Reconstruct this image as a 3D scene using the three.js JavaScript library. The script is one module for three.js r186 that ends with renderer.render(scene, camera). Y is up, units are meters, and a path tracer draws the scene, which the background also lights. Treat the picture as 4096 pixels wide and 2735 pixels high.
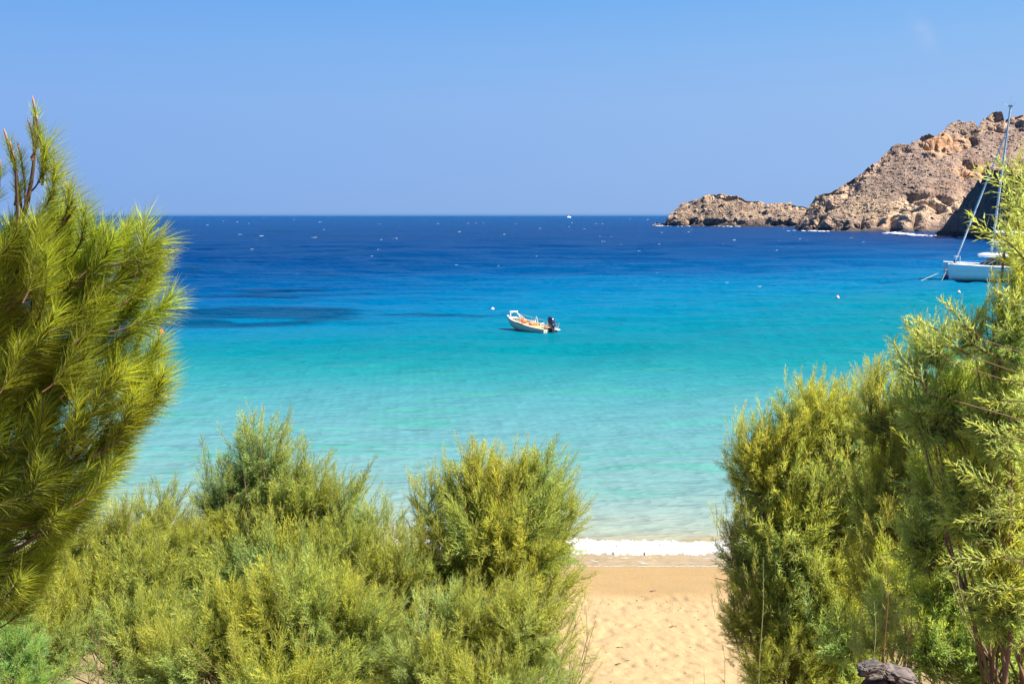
import * as THREE from 'three';
import { ImprovedNoise } from 'three/addons/math/ImprovedNoise.js';
import { RoundedBoxGeometry } from 'three/addons/geometries/RoundedBoxGeometry.js';
import { mergeGeometries, mergeVertices } from 'three/addons/utils/BufferGeometryUtils.js';

// ---------------------------------------------------------------- camera, sky, sun, exposure
const EYE = 9.5, PITCH = Math.atan(126.3 / 1000), FOCAL = 1000;
const scene = new THREE.Scene();
const camera = new THREE.PerspectiveCamera(2 * Math.atan(341.5 / FOCAL) * 180 / Math.PI, 1024 / 683, 0.1, 60000);
camera.position.set(0, EYE, 0);
camera.rotation.x = -PITCH;
const renderer = new THREE.WebGLRenderer();
renderer.toneMapping = THREE.LinearToneMapping;
const EXPOSURE = 3.2;
renderer.toneMappingExposure = EXPOSURE;
renderer.shadowMap.enabled = true;

const SUN = new THREE.Vector3(0.56, 0.80, 0.12).normalize();
const sun = new THREE.DirectionalLight(new THREE.Color(1.0, 0.93, 0.82), 5);
sun.position.copy(SUN).multiplyScalar(120).add(new THREE.Vector3(0, 0, -60));
sun.target.position.set(0, 0, -60);
sun.castShadow = true;
sun.shadow.mapSize.set(4096, 4096);
Object.assign(sun.shadow.camera, { left: -90, right: 110, top: 110, bottom: -90, near: 1, far: 400 });
scene.add(sun, sun.target);

const lin = (c) => (c <= 0.04045 ? c / 12.92 : ((c + 0.055) / 1.055) ** 2.4);
const srgb = (r, g, b) => [lin(r / 255), lin(g / 255), lin(b / 255)];
const clamp = THREE.MathUtils.clamp, lerp = THREE.MathUtils.lerp, smooth = (x, a, b) => { const t = clamp((x - a) / (b - a), 0, 1); return t * t * (3 - 2 * t); };
const ramp = (stops, x) => {                       // piecewise linear, scalars or arrays
  if (x <= stops[0][0]) return stops[0][1];
  for (let i = 1; i < stops.length; i++) if (x <= stops[i][0]) {
    const a = stops[i - 1], b = stops[i], t = (x - a[0]) / (b[0] - a[0]);
    return Array.isArray(a[1]) ? a[1].map((v, k) => lerp(v, b[1][k], t)) : lerp(a[1], b[1], t);
  }
  return stops[stops.length - 1][1];
};
const noiseSource = new ImprovedNoise();
const N3 = (x, y, z) => noiseSource.noise(x, y, z);
const fbm = (x, y, z, o = 4) => { let s = 0, a = 1, t = 0; for (let i = 0; i < o; i++) { s += a * N3(x, y, z); t += a; a *= 0.5; x = x * 2.03 + 3.1; y = y * 2.03 + 1.7; z = z * 2.03 + 9.2; } return s / t; };
const rng = (seed) => () => { seed = (seed + 0x6d2b79f5) | 0; let t = Math.imul(seed ^ (seed >>> 15), 1 | seed); t = (t + Math.imul(t ^ (t >>> 7), 61 | t)) ^ t; return ((t ^ (t >>> 14)) >>> 0) / 4294967296; };

{ // clear summer sky: pale near the horizon, deeper blue overhead, a little brighter towards the sun
  const W = 2048, H = 1024, data = new Float32Array(W * H * 4);
  const stops = [[0, srgb(148, 183, 233)], [2.5, srgb(150, 187, 238)], [6, srgb(151, 190, 241)], [9, srgb(140, 188, 243)], [12, srgb(122, 181, 244)], [20, srgb(92, 158, 234)], [40, srgb(62, 128, 214)], [90, srgb(44, 102, 190)]];
  const below = srgb(60, 130, 170), sunAz = Math.atan2(SUN.z, SUN.x);
  for (let r = 0; r < H; r++) {
    const el = ((r + 0.5) / H - 0.5) * 180;
    const c = el > 0 ? ramp(stops, el) : below;
    for (let k = 0; k < W; k++) {
      const az = ((k + 0.5) / W - 0.5) * 2 * Math.PI;
      let near = 0.5 + 0.5 * Math.cos(az - sunAz);
      near = el > 0 ? near : 0.5;
      const g = 0.80 + 0.34 * near, o = (r * W + k) * 4;
      let cr = c[0] * g * (0.86 + 0.26 * near), cg = c[1] * g, cb = c[2] * (0.95 + 0.06 * near);
      if (el > 7 && el < 12) { // a faint wisp of cloud above the headland
        const du = (az + Math.PI / 2) * 180 / Math.PI, w = Math.exp(-(((du - 21.9 + (el - 9.0) * 0.5) / 0.38) ** 2) - ((el - 6.3 - 3.0) / 0.8) ** 2) * clamp(0.55 + 1.1 * fbm(du * 2.2, el * 2.2, 4.4), 0, 1) * 0.22;
        cr = lerp(cr, 0.75, w); cg = lerp(cg, 0.72, w); cb = lerp(cb, 0.88, w);
      }
      data[o] = cr / EXPOSURE; data[o + 1] = cg / EXPOSURE; data[o + 2] = cb / EXPOSURE; data[o + 3] = 1;
    }
  }
  const sky = new THREE.DataTexture(data, W, H, THREE.RGBAFormat, THREE.FloatType);
  sky.mapping = THREE.EquirectangularReflectionMapping;
  sky.magFilter = THREE.LinearFilter; sky.needsUpdate = true;
  scene.background = sky; scene.environment = sky;
}

// ---------------------------------------------------------------- helpers
const V = (x, y, z) => new THREE.Vector3(x, y, z);
const names = new Map();
function numbered(name) { const n = names.get(name) ?? 0; names.set(name, n + 1); return n ? `${name}_${String(n).padStart(3, '0')}` : name; }
function tag(o, label, category, group, kind) {
  if (label) o.userData.label = label; if (category) o.userData.category = category;
  if (group) o.userData.group = group; if (kind) o.userData.kind = kind; return o;
}
function base(name, pos, turn = 0) { const g = new THREE.Group(); g.name = numbered(name); g.position.copy(pos); g.rotation.y = turn; scene.add(g); return g; }
function part(name, geo, mat, parent) { const m = new THREE.Mesh(geo, mat); m.name = parent ? name : numbered(name); (parent ?? scene).add(m); return m; }
// the point at horizontal distance d that the camera sees at pixel (px, py) of 1024 x 683
function at(px, py, d) {
  const x = (px - 512) / FOCAL, y = (341.5 - py) / FOCAL, c = Math.cos(PITCH), s = Math.sin(PITCH);
  const dy = y * c - s, dz = -(c + y * s), k = d / -dz;
  return V(x * k, EYE + dy * k, -d);
}
const std = (rgb, rough = 0.8, more = {}) => new THREE.MeshStandardMaterial({ color: new THREE.Color().setRGB(...rgb), roughness: rough, side: THREE.DoubleSide, ...more });
const phys = (rgb, rough, more = {}) => new THREE.MeshPhysicalMaterial({ color: new THREE.Color().setRGB(...rgb), roughness: rough, side: THREE.DoubleSide, ...more });

function gridGeometry(rows, cols, f, closed = false) {   // f(r, c) -> [x, y, z, (r, g, b)]
  const pos = new Float32Array(rows * cols * 3), idx = [];
  let col = null;
  for (let r = 0; r < rows; r++) for (let c = 0; c < cols; c++) {
    const p = f(r, c), i = (r * cols + c) * 3;
    pos[i] = p[0]; pos[i + 1] = p[1]; pos[i + 2] = p[2];
    if (p.length > 3) { col ??= new Float32Array(rows * cols * 3); col[i] = p[3]; col[i + 1] = p[4]; col[i + 2] = p[5]; }
  }
  const last = closed ? cols : cols - 1;
  for (let r = 0; r < rows - 1; r++) for (let c = 0; c < last; c++) {
    const a = r * cols + c, b = r * cols + (c + 1) % cols, d = a + cols, e = b + cols;
    idx.push(a, b, d, b, e, d);
  }
  const g = new THREE.BufferGeometry();
  g.setAttribute('position', new THREE.BufferAttribute(pos, 3));
  if (col) g.setAttribute('color', new THREE.BufferAttribute(col, 3));
  g.setIndex(idx);
  return g;
}
function planarUV(g, scale) {
  const p = g.attributes.position, uv = new Float32Array(p.count * 2);
  for (let i = 0; i < p.count; i++) { uv[i * 2] = p.getX(i) * scale; uv[i * 2 + 1] = p.getZ(i) * scale; }
  g.setAttribute('uv', new THREE.BufferAttribute(uv, 2)); return g;
}
// a tapered round tube along points
function tube(points, radii, sides = 6, samples = 0) {
  const curve = new THREE.CatmullRomCurve3(points), n = samples || Math.max(2, points.length * 2), fr = curve.computeFrenetFrames(n, false);
  const ring = [], q = V(0, 0, 0);
  for (let i = 0; i <= n; i++) { curve.getPoint(i / n, q); ring.push(q.clone()); }
  const rad = (t) => { if (!Array.isArray(radii)) return radii; const f = t * (radii.length - 1), k = Math.min(Math.floor(f), radii.length - 2); return lerp(radii[k], radii[k + 1], f - k); };
  const g = gridGeometry(n + 1, sides, (r, c) => {
    const a = c / sides * Math.PI * 2, R = rad(r / n), p = ring[r], u = fr.normals[r], v = fr.binormals[r];
    return [p.x + R * (Math.cos(a) * u.x + Math.sin(a) * v.x), p.y + R * (Math.cos(a) * u.y + Math.sin(a) * v.y), p.z + R * (Math.cos(a) * u.z + Math.sin(a) * v.z)];
  }, true);
  g.computeVertexNormals(); return g;
}
const bar = (a, b, r, sides = 6) => tube([a, b], r, sides, 1);
const merge = (list) => mergeGeometries(list.map((g) => { const h = g.index ? g.toNonIndexed() : g; for (const k of Object.keys(h.attributes)) if (!['position', 'normal'].includes(k)) h.deleteAttribute(k); return h; }));
const box = (w, h, d, x, y, z, r = 0.02) => new RoundedBoxGeometry(w, h, d, 2, Math.min(r, w / 2.1, h / 2.1, d / 2.1)).translate(x, y, z);
// tileable value noise for bump and tint textures
function tile(size, layers, seed, contrast = 1) {
  const out = new Float32Array(size * size), R = rng(seed); let total = 0;
  for (const [fx, fy, amp, ridge] of layers) {
    const lat = new Float32Array(fx * fy).map(() => R() * 2 - 1); total += amp;
    for (let y = 0; y < size; y++) for (let x = 0; x < size; x++) {
      const u = x / size * fx, v = y / size * fy, i = Math.floor(u), j = Math.floor(v);
      let s = u - i, t = v - j; s = s * s * (3 - 2 * s); t = t * t * (3 - 2 * t);
      const L = (a, b) => lat[(b % fy) * fx + a % fx];
      let n = lerp(lerp(L(i, j), L(i + 1, j), s), lerp(L(i, j + 1), L(i + 1, j + 1), s), t);
      if (ridge) n = 1 - 2 * Math.abs(n);
      out[y * size + x] += amp * n;
    }
  }
  return out.map((v) => clamp(0.5 + 0.5 * contrast * v / total, 0, 1));
}
function texture(size, values, map, srgbSpace = false) {
  const d = new Uint8Array(size * size * 4);
  values.forEach((v, i) => { const c = map ? map(v, i) : [v, v, v]; for (let k = 0; k < 3; k++) d[i * 4 + k] = Math.round(clamp(c[k], 0, 1) * 255); d[i * 4 + 3] = 255; });
  const t = new THREE.DataTexture(d, size, size); t.wrapS = t.wrapT = THREE.RepeatWrapping; t.magFilter = THREE.LinearFilter; t.needsUpdate = true;
  if (srgbSpace) t.colorSpace = THREE.SRGBColorSpace; return t;
}
function normalTexture(size, values, strength) {
  return texture(size, values, (v, i) => {
    const x = i % size, y = Math.floor(i / size), at2 = (a, b) => values[((b + size) % size) * size + (a + size) % size];
    const dx = (at2(x - 1, y) - at2(x + 1, y)) * strength, dy = (at2(x, y - 1) - at2(x, y + 1)) * strength, l = Math.hypot(dx, dy, 1);
    return [dx / l * 0.5 + 0.5, dy / l * 0.5 + 0.5, 1 / l * 0.5 + 0.5];
  });
}

// ---------------------------------------------------------------- ground: sandy slope, beach and sea bed in one sheet
const PROFILE = [[-300, 12], [-60, 8.8], [0, 7.8], [3, 7.4], [6, 6.0], [10, 3.9], [14, 2.1], [17, 1.15], [20, 0.72], [24, 0.26], [26.4, 0.0], [30, -0.4], [40, -1.3], [60, -3], [120, -9], [400, -14]];
const profile = (d) => { let s = 0; for (let k = -2; k <= 2; k++) s += ramp(PROFILE, d + k * 0.5); return s / 5; };
const gauss = (x, d, cx, cd, sx, sd) => Math.exp(-(((x - cx) / sx) ** 2) - ((d - cd) / sd) ** 2);
function groundY(x, d) {
  let y = profile(d + 0.05 * (x - 2) + 0.45 * N3(x * 0.13, 3.3, 1.1) * smooth(d, 20, 26)) + 0.42 * gauss(x, d, -4.6, 9, 2.6, 3) + 0.42 * gauss(x, d, 3.4, 6.2, 1.9, 2.2);
  const dry = 1 - smooth(d, 22.6, 24.6);
  y += 0.10 * fbm(x * 0.35, d * 0.35, 7.7, 3) * dry;
  return y;
}
function footprints(x, d) {
  const dry = 1 - smooth(d + 0.5 * N3(x * 0.7, 1, d * 0.7), 22.9, 24.2);
  if (dry <= 0) return 0;
  const n = N3(x * 4.4, 11.5, d * 2.9), n2 = N3(x * 8.3 + 5, 2.5, d * 5.6);
  return dry * 0.62 * (-0.055 * smooth(n, 0.05, 0.5) + 0.02 * smooth(-n, 0.0, 0.5) - 0.024 * smooth(n2, 0.1, 0.5) + 0.012 * N3(x * 13, 4, d * 9));
}
{
  const axis = (stops) => { const a = []; for (let i = 0; i < stops.length - 1; i++) { const [s, step] = stops[i], e = stops[i + 1][0], n = Math.max(1, Math.round((e - s) / step)); for (let k = 0; k < n; k++) a.push(s + (e - s) * k / n); } a.push(stops[stops.length - 1][0]); return a; };
  const xs = axis([[-300, 20], [-60, 4], [-20, 0.6], [-9, 0.22], [0.2, 0.042], [6.2, 0.25], [12, 0.6], [20, 4], [60, 20], [300, 0]]);
  const ds = axis([[-300, 20], [-60, 4], [-4, 0.7], [4, 0.25], [15.6, 0.05], [25, 0.08], [28, 0.4], [36, 3], [140, 30], [420, 0]]);
  const dryC = [0.30, 0.206, 0.096], wetC = [0.24, 0.157, 0.060];
  const g = gridGeometry(ds.length, xs.length, (r, c) => {
    const x = xs[c], d = ds[r], w = smooth(d + 0.6 * N3(x * 0.5, 1.4, d * 0.3) + 0.3 * N3(x * 2.2, 2, d * 2.4), 22.8, 24.1);
    const n = 1 + 0.10 * fbm(x * 1.3, d * 1.3, 2.2, 3) + 0.06 * N3(x * 9, d * 7, 1);
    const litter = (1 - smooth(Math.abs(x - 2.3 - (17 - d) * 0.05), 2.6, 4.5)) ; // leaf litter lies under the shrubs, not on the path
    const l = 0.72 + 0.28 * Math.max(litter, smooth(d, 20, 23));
    const k = lerp(1, 0.97 + 0.06 * N3(x * 0.4, d * 2, 8), w);
    return [x, groundY(x, d) + footprints(x, d), -d, lerp(dryC[0] * l, wetC[0], w) * n * k, lerp(dryC[1] * l, wetC[1], w) * n * k, lerp(dryC[2] * l, wetC[2], w) * n * k];
  });
  planarUV(g, 1 / 1.7); g.computeVertexNormals();
  const grains = tile(512, [[16, 16, 0.5], [40, 40, 0.7], [110, 110, 0.8], [250, 250, 0.8]], 5);
  const tint = tile(512, [[30, 30, 0.5], [90, 90, 0.8], [256, 256, 1]], 6);
  const m = new THREE.MeshStandardMaterial({ vertexColors: true, roughness: 0.92, bumpMap: texture(512, grains), bumpScale: 0.018, map: texture(512, tint, (v) => { const k = 0.93 + 0.14 * (v - 0.5); return [k, k, k]; }), side: THREE.DoubleSide });
  tag(part('ground', g, m), 'pale golden sand of the beach and the slope under the shrubs', 'sand', null, 'structure');
}

// ---------------------------------------------------------------- sea
const seaDepth = (px) => { const p = at(512, px, 1); return EYE / (EYE - p.y); };      // distance of the sea seen at that pixel row
const SEA = [[26, [232, 214, 184]], [27.2, [236, 216, 186]], [28.2, [226, 218, 184]], [29.2, [208, 224, 204]], [31, [192, 224, 216]], [34, [160, 212, 212]], [40, [138, 206, 214]], [50, [108, 197, 210]], [57, [72, 188, 201]], [63, [34, 177, 191]], [72, [0, 166, 186]], [84, [0, 160, 196]], [100, [0, 154, 208]], [128, [0, 136, 202]], [165, [0, 112, 186]], [215, [0, 92, 166]], [290, [0, 80, 154]], [500, [0, 77, 150]], [1200, [0, 86, 160]], [6000, [0, 100, 184]], [40000, [0, 120, 200]]].map(([d, c]) => [d, srgb(...c).map((v) => v * 0.262)]);
function waveY(x, d) {
  const step = d * d / (EYE * 1000) * (d < 84 ? 0.9 : 0.26), shoal = lerp(0.9, 1.6, smooth(d, 34, 120)) * smooth(d, 25.6, 31);
  const c = 0.985, s = 0.174, u = x * c + d * s, v = d * c - x * s;
  let y = 0;
  for (const [L, slope, ratio, k] of [[0.32, 0.09, 2.6, 1.3], [0.75, 0.12, 3.2, 5.1], [1.7, 0.17, 3.6, 8.3], [3.9, 0.15, 3, 2.9], [9, 0.14, 2.4, 6.4], [24, 0.07, 2.4, 3.6], [64, 0.03, 2, 7.7]]) {
    const w = smooth(L, 1.7 * step, 3.6 * step); if (w <= 0) continue;
    const n = N3(u / (L * ratio), k, v / L);
    y += (L > 8 ? smooth(d, 95, 210) : 1 + 1.3 * smooth(d, 85, 190)) * w * slope * L * 0.55 * (0.6 * n + 0.55 * (0.32 - Math.abs(n)) * 1.4);
  }
  return y * shoal;
}
function seaColour(x, d) {
  const k = 0.9 * smooth(d, 58, 112);
  let s = d - clamp(x, -60, 110) * k * (x < 0 ? 1.5 : 0.74);
  s += (2.5 * fbm(x * 0.03, d * 0.06, 9.3, 3)) * smooth(d, 32, 60) + 30 * fbm(x * 0.016, d * 0.05, 2.3, 4) * smooth(d, 85, 150);
  let c = ramp(SEA, Math.max(s, 26));
  // seagrass meadows on the bottom show as darker patches
  let grass = smooth(1.5 * fbm(x * 0.04, d * 0.15, 5.5, 5) + 0.55 * gauss(x, d, -30, 93, 22, 11) - 0.6 * smooth(x, -27, -9) - 0.6 * (1 - smooth(d, 78, 86)) - 0.3 * smooth(d, 125, 160), 0.02, 0.3) * 0.7;
  // streaks of paler sand and of stirred-up water close in
  const pale = smooth(fbm(x * 0.2 + 3, d * 1.1, 1.5, 5), 0.0, 0.36) * (1 - smooth(d, 52, 70));
  const deep = srgb(0, 68, 118).map((v) => v * 0.262);
  const sand = smooth(fbm(x * 0.22 + 9, d * 0.9, 6.5, 3), 0.02, 0.3) * (1 - smooth(d, 29.2, 31.5)) * 0.5, sandC = srgb(222, 192, 138).map((v) => v * 0.262);
  return c.map((v, i) => { let o = lerp(v, deep[i], grass); o = lerp(o, [0.025, 0.18, 0.13][i], 0.5 * pale * smooth(d, 31, 36)); return lerp(o, sandC[i], sand); });
}
{
  const rows = [], cols = [];
  for (let v = 384; v > 22; v -= v > 112 ? 0.9 : 0.26) rows.push(EYE * 1000 / v);
  for (let v = 22; v > 0.35; v *= 0.962) rows.push(EYE * 1000 / v);
  rows.push(30000);
  for (let t = -2.6; t < -0.58; t += 0.05) cols.push(t);
  for (let t = -0.58; t <= 0.58; t += 0.0021) cols.push(t);
  for (let t = 0.62; t < 2.6; t += 0.05) cols.push(t);
  const g = gridGeometry(rows.length, cols.length, (r, c) => { const d = rows[r], x = cols[c] * d; return [x, waveY(x, d), -d, ...seaColour(x, d)]; });
  planarUV(g, 1); g.computeVertexNormals();
  const chop = tile(1024, [[9, 31, 0.7], [20, 67, 0.9, 1], [46, 150, 0.7, 1], [110, 340, 0.4]], 21), ripple = tile(1024, [[7, 26, 0.7], [17, 60, 1.0, 1], [40, 140, 0.8, 1], [100, 330, 0.5]], 22);
  const nt = normalTexture(1024, chop, 4.5), bt = texture(1024, ripple);
  nt.repeat.set(1 / 67, 1 / 67); bt.repeat.set(1 / 19, 1 / 19); nt.rotation = 0.17; bt.rotation = -0.1;
  const m = phys([1, 1, 1], 0.33, { vertexColors: true, ior: 1.33, specularIntensity: 0.08, normalMap: nt, normalScale: new THREE.Vector2(0.6, 0.6), bumpMap: bt, bumpScale: 0.12 });
  tag(part('sea', g, m), 'choppy sea from deep blue far out to turquoise by the beach', 'sea', null, 'structure');
}

// ---------------------------------------------------------------- rock: headland, island, shaded cliff
const hash = (i, j, k) => { let h = Math.imul(i, 374761393) + Math.imul(j, 668265263) + Math.imul(k, 1274126177); h = Math.imul(h ^ (h >>> 13), 1274126177); return ((h ^ (h >>> 16)) >>> 0) / 4294967296; };
function worley(x, y, z) {
  const i = Math.floor(x), j = Math.floor(y), k = Math.floor(z); let a = 9, b = 9;
  for (let p = -1; p <= 1; p++) for (let q = -1; q <= 1; q++) for (let r = -1; r <= 1; r++) {
    const I = i + p, J = j + q, K = k + r, dx = I + hash(I, J, K) - x, dy = J + hash(I + 57, J, K) - y, dz = K + hash(I, J + 91, K) - z, d = dx * dx + dy * dy + dz * dz;
    if (d < a) { b = a; a = d; } else if (d < b) b = d;
  }
  return [Math.sqrt(a), Math.sqrt(b)];
}
const view = (x, y) => [x * 0.43612, y * 0.43559];
function rockMaterial() {
  const t = tile(512, [[12, 12, 0.8], [30, 30, 0.9, 1], [80, 80, 0.9], [200, 200, 0.6]], 31);
  return new THREE.MeshStandardMaterial({ vertexColors: true, roughness: 0.95, side: THREE.DoubleSide, bumpMap: texture(512, t), bumpScale: 1.1 });
}
const ROCK = rockMaterial();
// a rocky mass: ridge = silhouette pixels, foot = waterline pixels, cliff = share of the height that rises steeply from the sea
function rockMass(ridge, foot, opt) {
  const R = ridge.map((p) => view(...p)), F = foot.map((p) => view(...p)), x0 = R[0][0], x1 = R[R.length - 1][0];
  const cols = opt.cols, rows = opt.rows, back = Math.round(rows * 0.22), pts = [];
  const point = (u, t) => {
    const px = lerp(x0, x1, u), fy = ramp(F, px), ry = ramp(R, px), d0 = seaDepth(fy);
    let d1 = d0 + 30, top = at(px, ry, d1);
    for (let k = 0; k < 4; k++) { d1 = d0 + 4 + Math.max(1, top.y) / Math.tan(opt.slope); top = at(px, ry, d1); }
    const f = at(px, fy, d0), tt = Math.min(t, 1);
    const cl = opt.cliff * clamp(0.78 + 0.35 * fbm(px * 0.05, 3.1, opt.seed, 2), 0.2, 1.6), steep = 0.16;
    const h = tt < steep ? cl * (tt / steep) : cl + (1 - cl) * ((tt - steep) / (1 - steep));
    let p = V(lerp(f.x, top.x, tt), lerp(-2, Math.max(top.y, 0.5), h), lerp(f.z, top.z, tt));
    if (t > 1) { const b = t - 1; p.z -= b * 90; p.x += b * 90 * (px - 512) / 1000; p.y = Math.max(top.y, 0.5) * (1 - b * 1.6) - b * 3; }
    return p;
  };
  const q = V(0, 0, 0);
  const g = gridGeometry(rows + back, cols, (r, c) => {
    const t = r < rows ? (r / (rows - 1)) ** 1.12 : 1 + (r - rows + 1) / back, u = c / (cols - 1), p = point(u, t);
    const px = lerp(x0, x1, u), H = Math.max(at(px, ramp(R, px), 1).y, 0);
    const S = opt.scale;
    q.copy(p).multiplyScalar(1 / S); q.y *= 0.8;
    const wob = fbm(q.x * 0.05, q.y * 0.05, q.z * 0.05, 2);
    const [a, b] = worley(q.x / 13 + wob, q.y / 10, q.z / 13), [a2, b2] = worley(q.x / 4.6 + wob * 2, q.y / 3.6, q.z / 4.6);
    const outcrop = smooth(fbm(q.x * 0.03, q.y * 0.045, q.z * 0.03 + opt.seed, 3) + 0.22 * smooth(t, 0.7, 1) + 0.28 * (1 - smooth(t, 0.12, 0.3)), 0.0, 0.25);
    const rid = fbm(q.x * 0.17, q.y * 0.12, q.z * 0.17, 4);
    const [a3, b3] = worley(q.x / 26 + wob, q.y / 19 + 3, q.z / 26); const crag = (b3 - a3) * 8.5 + (b - a) * 3.4 + (b2 - a2) * 1.1, edge = smooth(p.y, -2, 4) * lerp(0.5, 1, smooth(t, 0, 0.25));
    const k = S * edge * (lerp(0.07, 1, outcrop) * 1.7 * (crag - 4.0) + 1.7 * rid + 0.55 * Math.abs(fbm(q.x * 0.7, q.y * 0.7, q.z * 0.7, 2)) * 2);
    const out = V(-0.28, 0.62, 0.72);
    if (opt.gullies) for (const [gx, w, dep] of opt.gullies) { const s = Math.exp(-(((px - gx - t * 5) / w) ** 2)) * dep * (1 - smooth(t, 0.1, 0.34)); p.z -= s; }
    const cp = t >= 1 ? 0.5 : 0.85;
    p.addScaledVector(out, k * cp);
    if (p.y < 0.2 && t < 0.06) p.y = Math.min(p.y, 0.2);
    // colour: tan and pinkish stone, grey scree, paler washed cliff, dark wet foot
    const n1 = fbm(q.x * 0.06, q.y * 0.09, q.z * 0.06 + 4, 4), n2 = fbm(q.x * 0.35, q.y * 0.35, q.z * 0.35, 3), n3 = hash(Math.round(q.x * 1.3), Math.round(q.y * 1.3), Math.round(q.z * 1.3));
    const n4 = fbm(q.x * 0.022 + 5, q.y * 0.03, q.z * 0.022, 3), rust = smooth(n4 + 0.5 * n2, 0.05, 0.4); let cr = 0.43 + 0.16 * n1 + 0.06 * rust, cg = 0.31 + 0.12 * n1 - 0.035 * rust, cb = 0.205 + 0.09 * n1 - 0.075 * rust;
    const grey = smooth(n2 + 0.45 * (1 - outcrop) + (opt.grey ?? 0), 0.05, 0.5) * 0.8; cr = lerp(cr, 0.285, grey); cg = lerp(cg, 0.212, grey); cb = lerp(cb, 0.178, grey);
    const pale = smooth(p.y, 4, 9) * (1 - smooth(p.y, 14 * S * (opt.paleHigh ?? 1), 30 * S * (opt.paleHigh ?? 1))) * smooth(n1 + 0.34, 0.0, 0.4); cr = lerp(cr, 0.60, pale * 0.8); cg = lerp(cg, 0.45, pale * 0.8); cb = lerp(cb, 0.28, pale * 0.8);
    const v = (0.91 + 0.18 * n3) * (1 + 0.3 * n2) * lerp(1, 0.6, smooth(0.14 - (b2 - a2), 0, 0.1)) * lerp(1, 0.7, smooth(0.1 - (b - a), 0, 0.08)) * lerp(0.84, 1.08, outcrop); cr *= v; cg *= v; cb *= v;
    const wet = 1 - smooth(p.y + 1.2 * n2, 1.2, 3.4); cr = lerp(cr, 0.075, wet); cg = lerp(cg, 0.06, wet); cb = lerp(cb, 0.05, wet);
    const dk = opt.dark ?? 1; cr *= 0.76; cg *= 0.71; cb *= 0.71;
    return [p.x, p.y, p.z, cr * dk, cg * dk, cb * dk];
  });
  planarUV(g, 1 / 26); g.computeVertexNormals();
  return { geometry: g, point };
}
const boulderGeos = [1, 2, 3].map((s) => {
  const g = mergeVertices(new THREE.IcosahedronGeometry(1, 2).deleteAttribute('uv').deleteAttribute('normal')), p = g.attributes.position;
  for (let i = 0; i < p.count; i++) { const x = p.getX(i), y = p.getY(i), z = p.getZ(i), k = 0.85 + 0.5 * N3(x * 1.4 + s * 7, y * 1.4, z * 1.4) - 0.25 * worley(x * 1.3 + s * 3, y * 1.3, z * 1.3)[0]; p.setXYZ(i, x * k, y * k * 0.75, z * k); }
  const f = g.toNonIndexed(); f.computeVertexNormals(); return f;
});
const leafLump = (() => { const g = mergeVertices(new THREE.IcosahedronGeometry(1, 2).deleteAttribute('uv').deleteAttribute('normal')), p = g.attributes.position; for (let i = 0; i < p.count; i++) { const x = p.getX(i), y = p.getY(i), z = p.getZ(i), k = 0.7 + 0.8 * Math.abs(N3(x * 3, y * 3, z * 3)); p.setXYZ(i, x * k, Math.max(y, -0.2) * k * 0.8, z * k); } g.computeVertexNormals(); return g; })();
function scatter(parent, name, geo, mat, list, colours) {   // list of [position, scale Vector3, rotation Euler]
  const im = new THREE.InstancedMesh(geo, mat, list.length), o = new THREE.Object3D();
  list.forEach(([p, s, e], i) => { o.position.copy(p); o.scale.copy(s); if (e.isQuaternion) o.quaternion.copy(e); else o.rotation.copy(e); o.updateMatrix(); im.setMatrixAt(i, o.matrix); if (colours) im.setColorAt(i, colours[i]); });
  im.name = parent ? name : numbered(name); im.userData.kind = 'stuff'; (parent ?? scene).add(im); return im;
}
function surfaceSpots(g, rows, n, R, test) {
  const p = g.attributes.position, out = [];
  for (let tries = 0; out.length < n && tries < n * 40; tries++) { const i = Math.floor(R() * p.count * 0.82); const v = V(p.getX(i), p.getY(i), p.getZ(i)); if (test(v, g.attributes.normal.getY(i))) out.push(v); }
  return out;
}
function dressRock(mesh, R, nb, ns, size) {
  const g = mesh.geometry;
  const spots = surfaceSpots(g, 0, nb, R, (v, ny) => v.y > 6 && ny > 0.25);
  for (let k = 0; k < 3; k++) {
    const sub = spots.filter((_, i) => i % 3 === k);
    scatter(mesh, 'boulders', boulderGeos[k], std([0.24, 0.18, 0.135], 0.95), sub.map((p) => { const s = size * (0.28 + 2.0 * R() ** 5); return [p, V(s * (0.8 + 0.6 * R()), s, s), new THREE.Euler(R() * 0.6, R() * 6.3, R() * 0.6)]; }), sub.map(() => { const b = 0.62 + 0.5 * R(); return new THREE.Color().setRGB(b, b * (0.95 + 0.08 * R()), b * (0.9 + 0.2 * R())); }));
  }
  const sc = surfaceSpots(g, 0, ns, R, (v, ny) => v.y > 12 && ny > 0.4);
  scatter(mesh, 'scrub', leafLump, std([0.06, 0.05, 0.03], 1), sc.map((p) => { const s = size * (0.35 + 0.55 * R()); return [p, V(s * 1.3, s, s * 1.3), new THREE.Euler(0, R() * 6.3, 0)]; }), sc.map(() => { const b = 0.7 + 0.7 * R(); return new THREE.Color().setRGB(b, b, b * 0.9); }));
}
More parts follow.
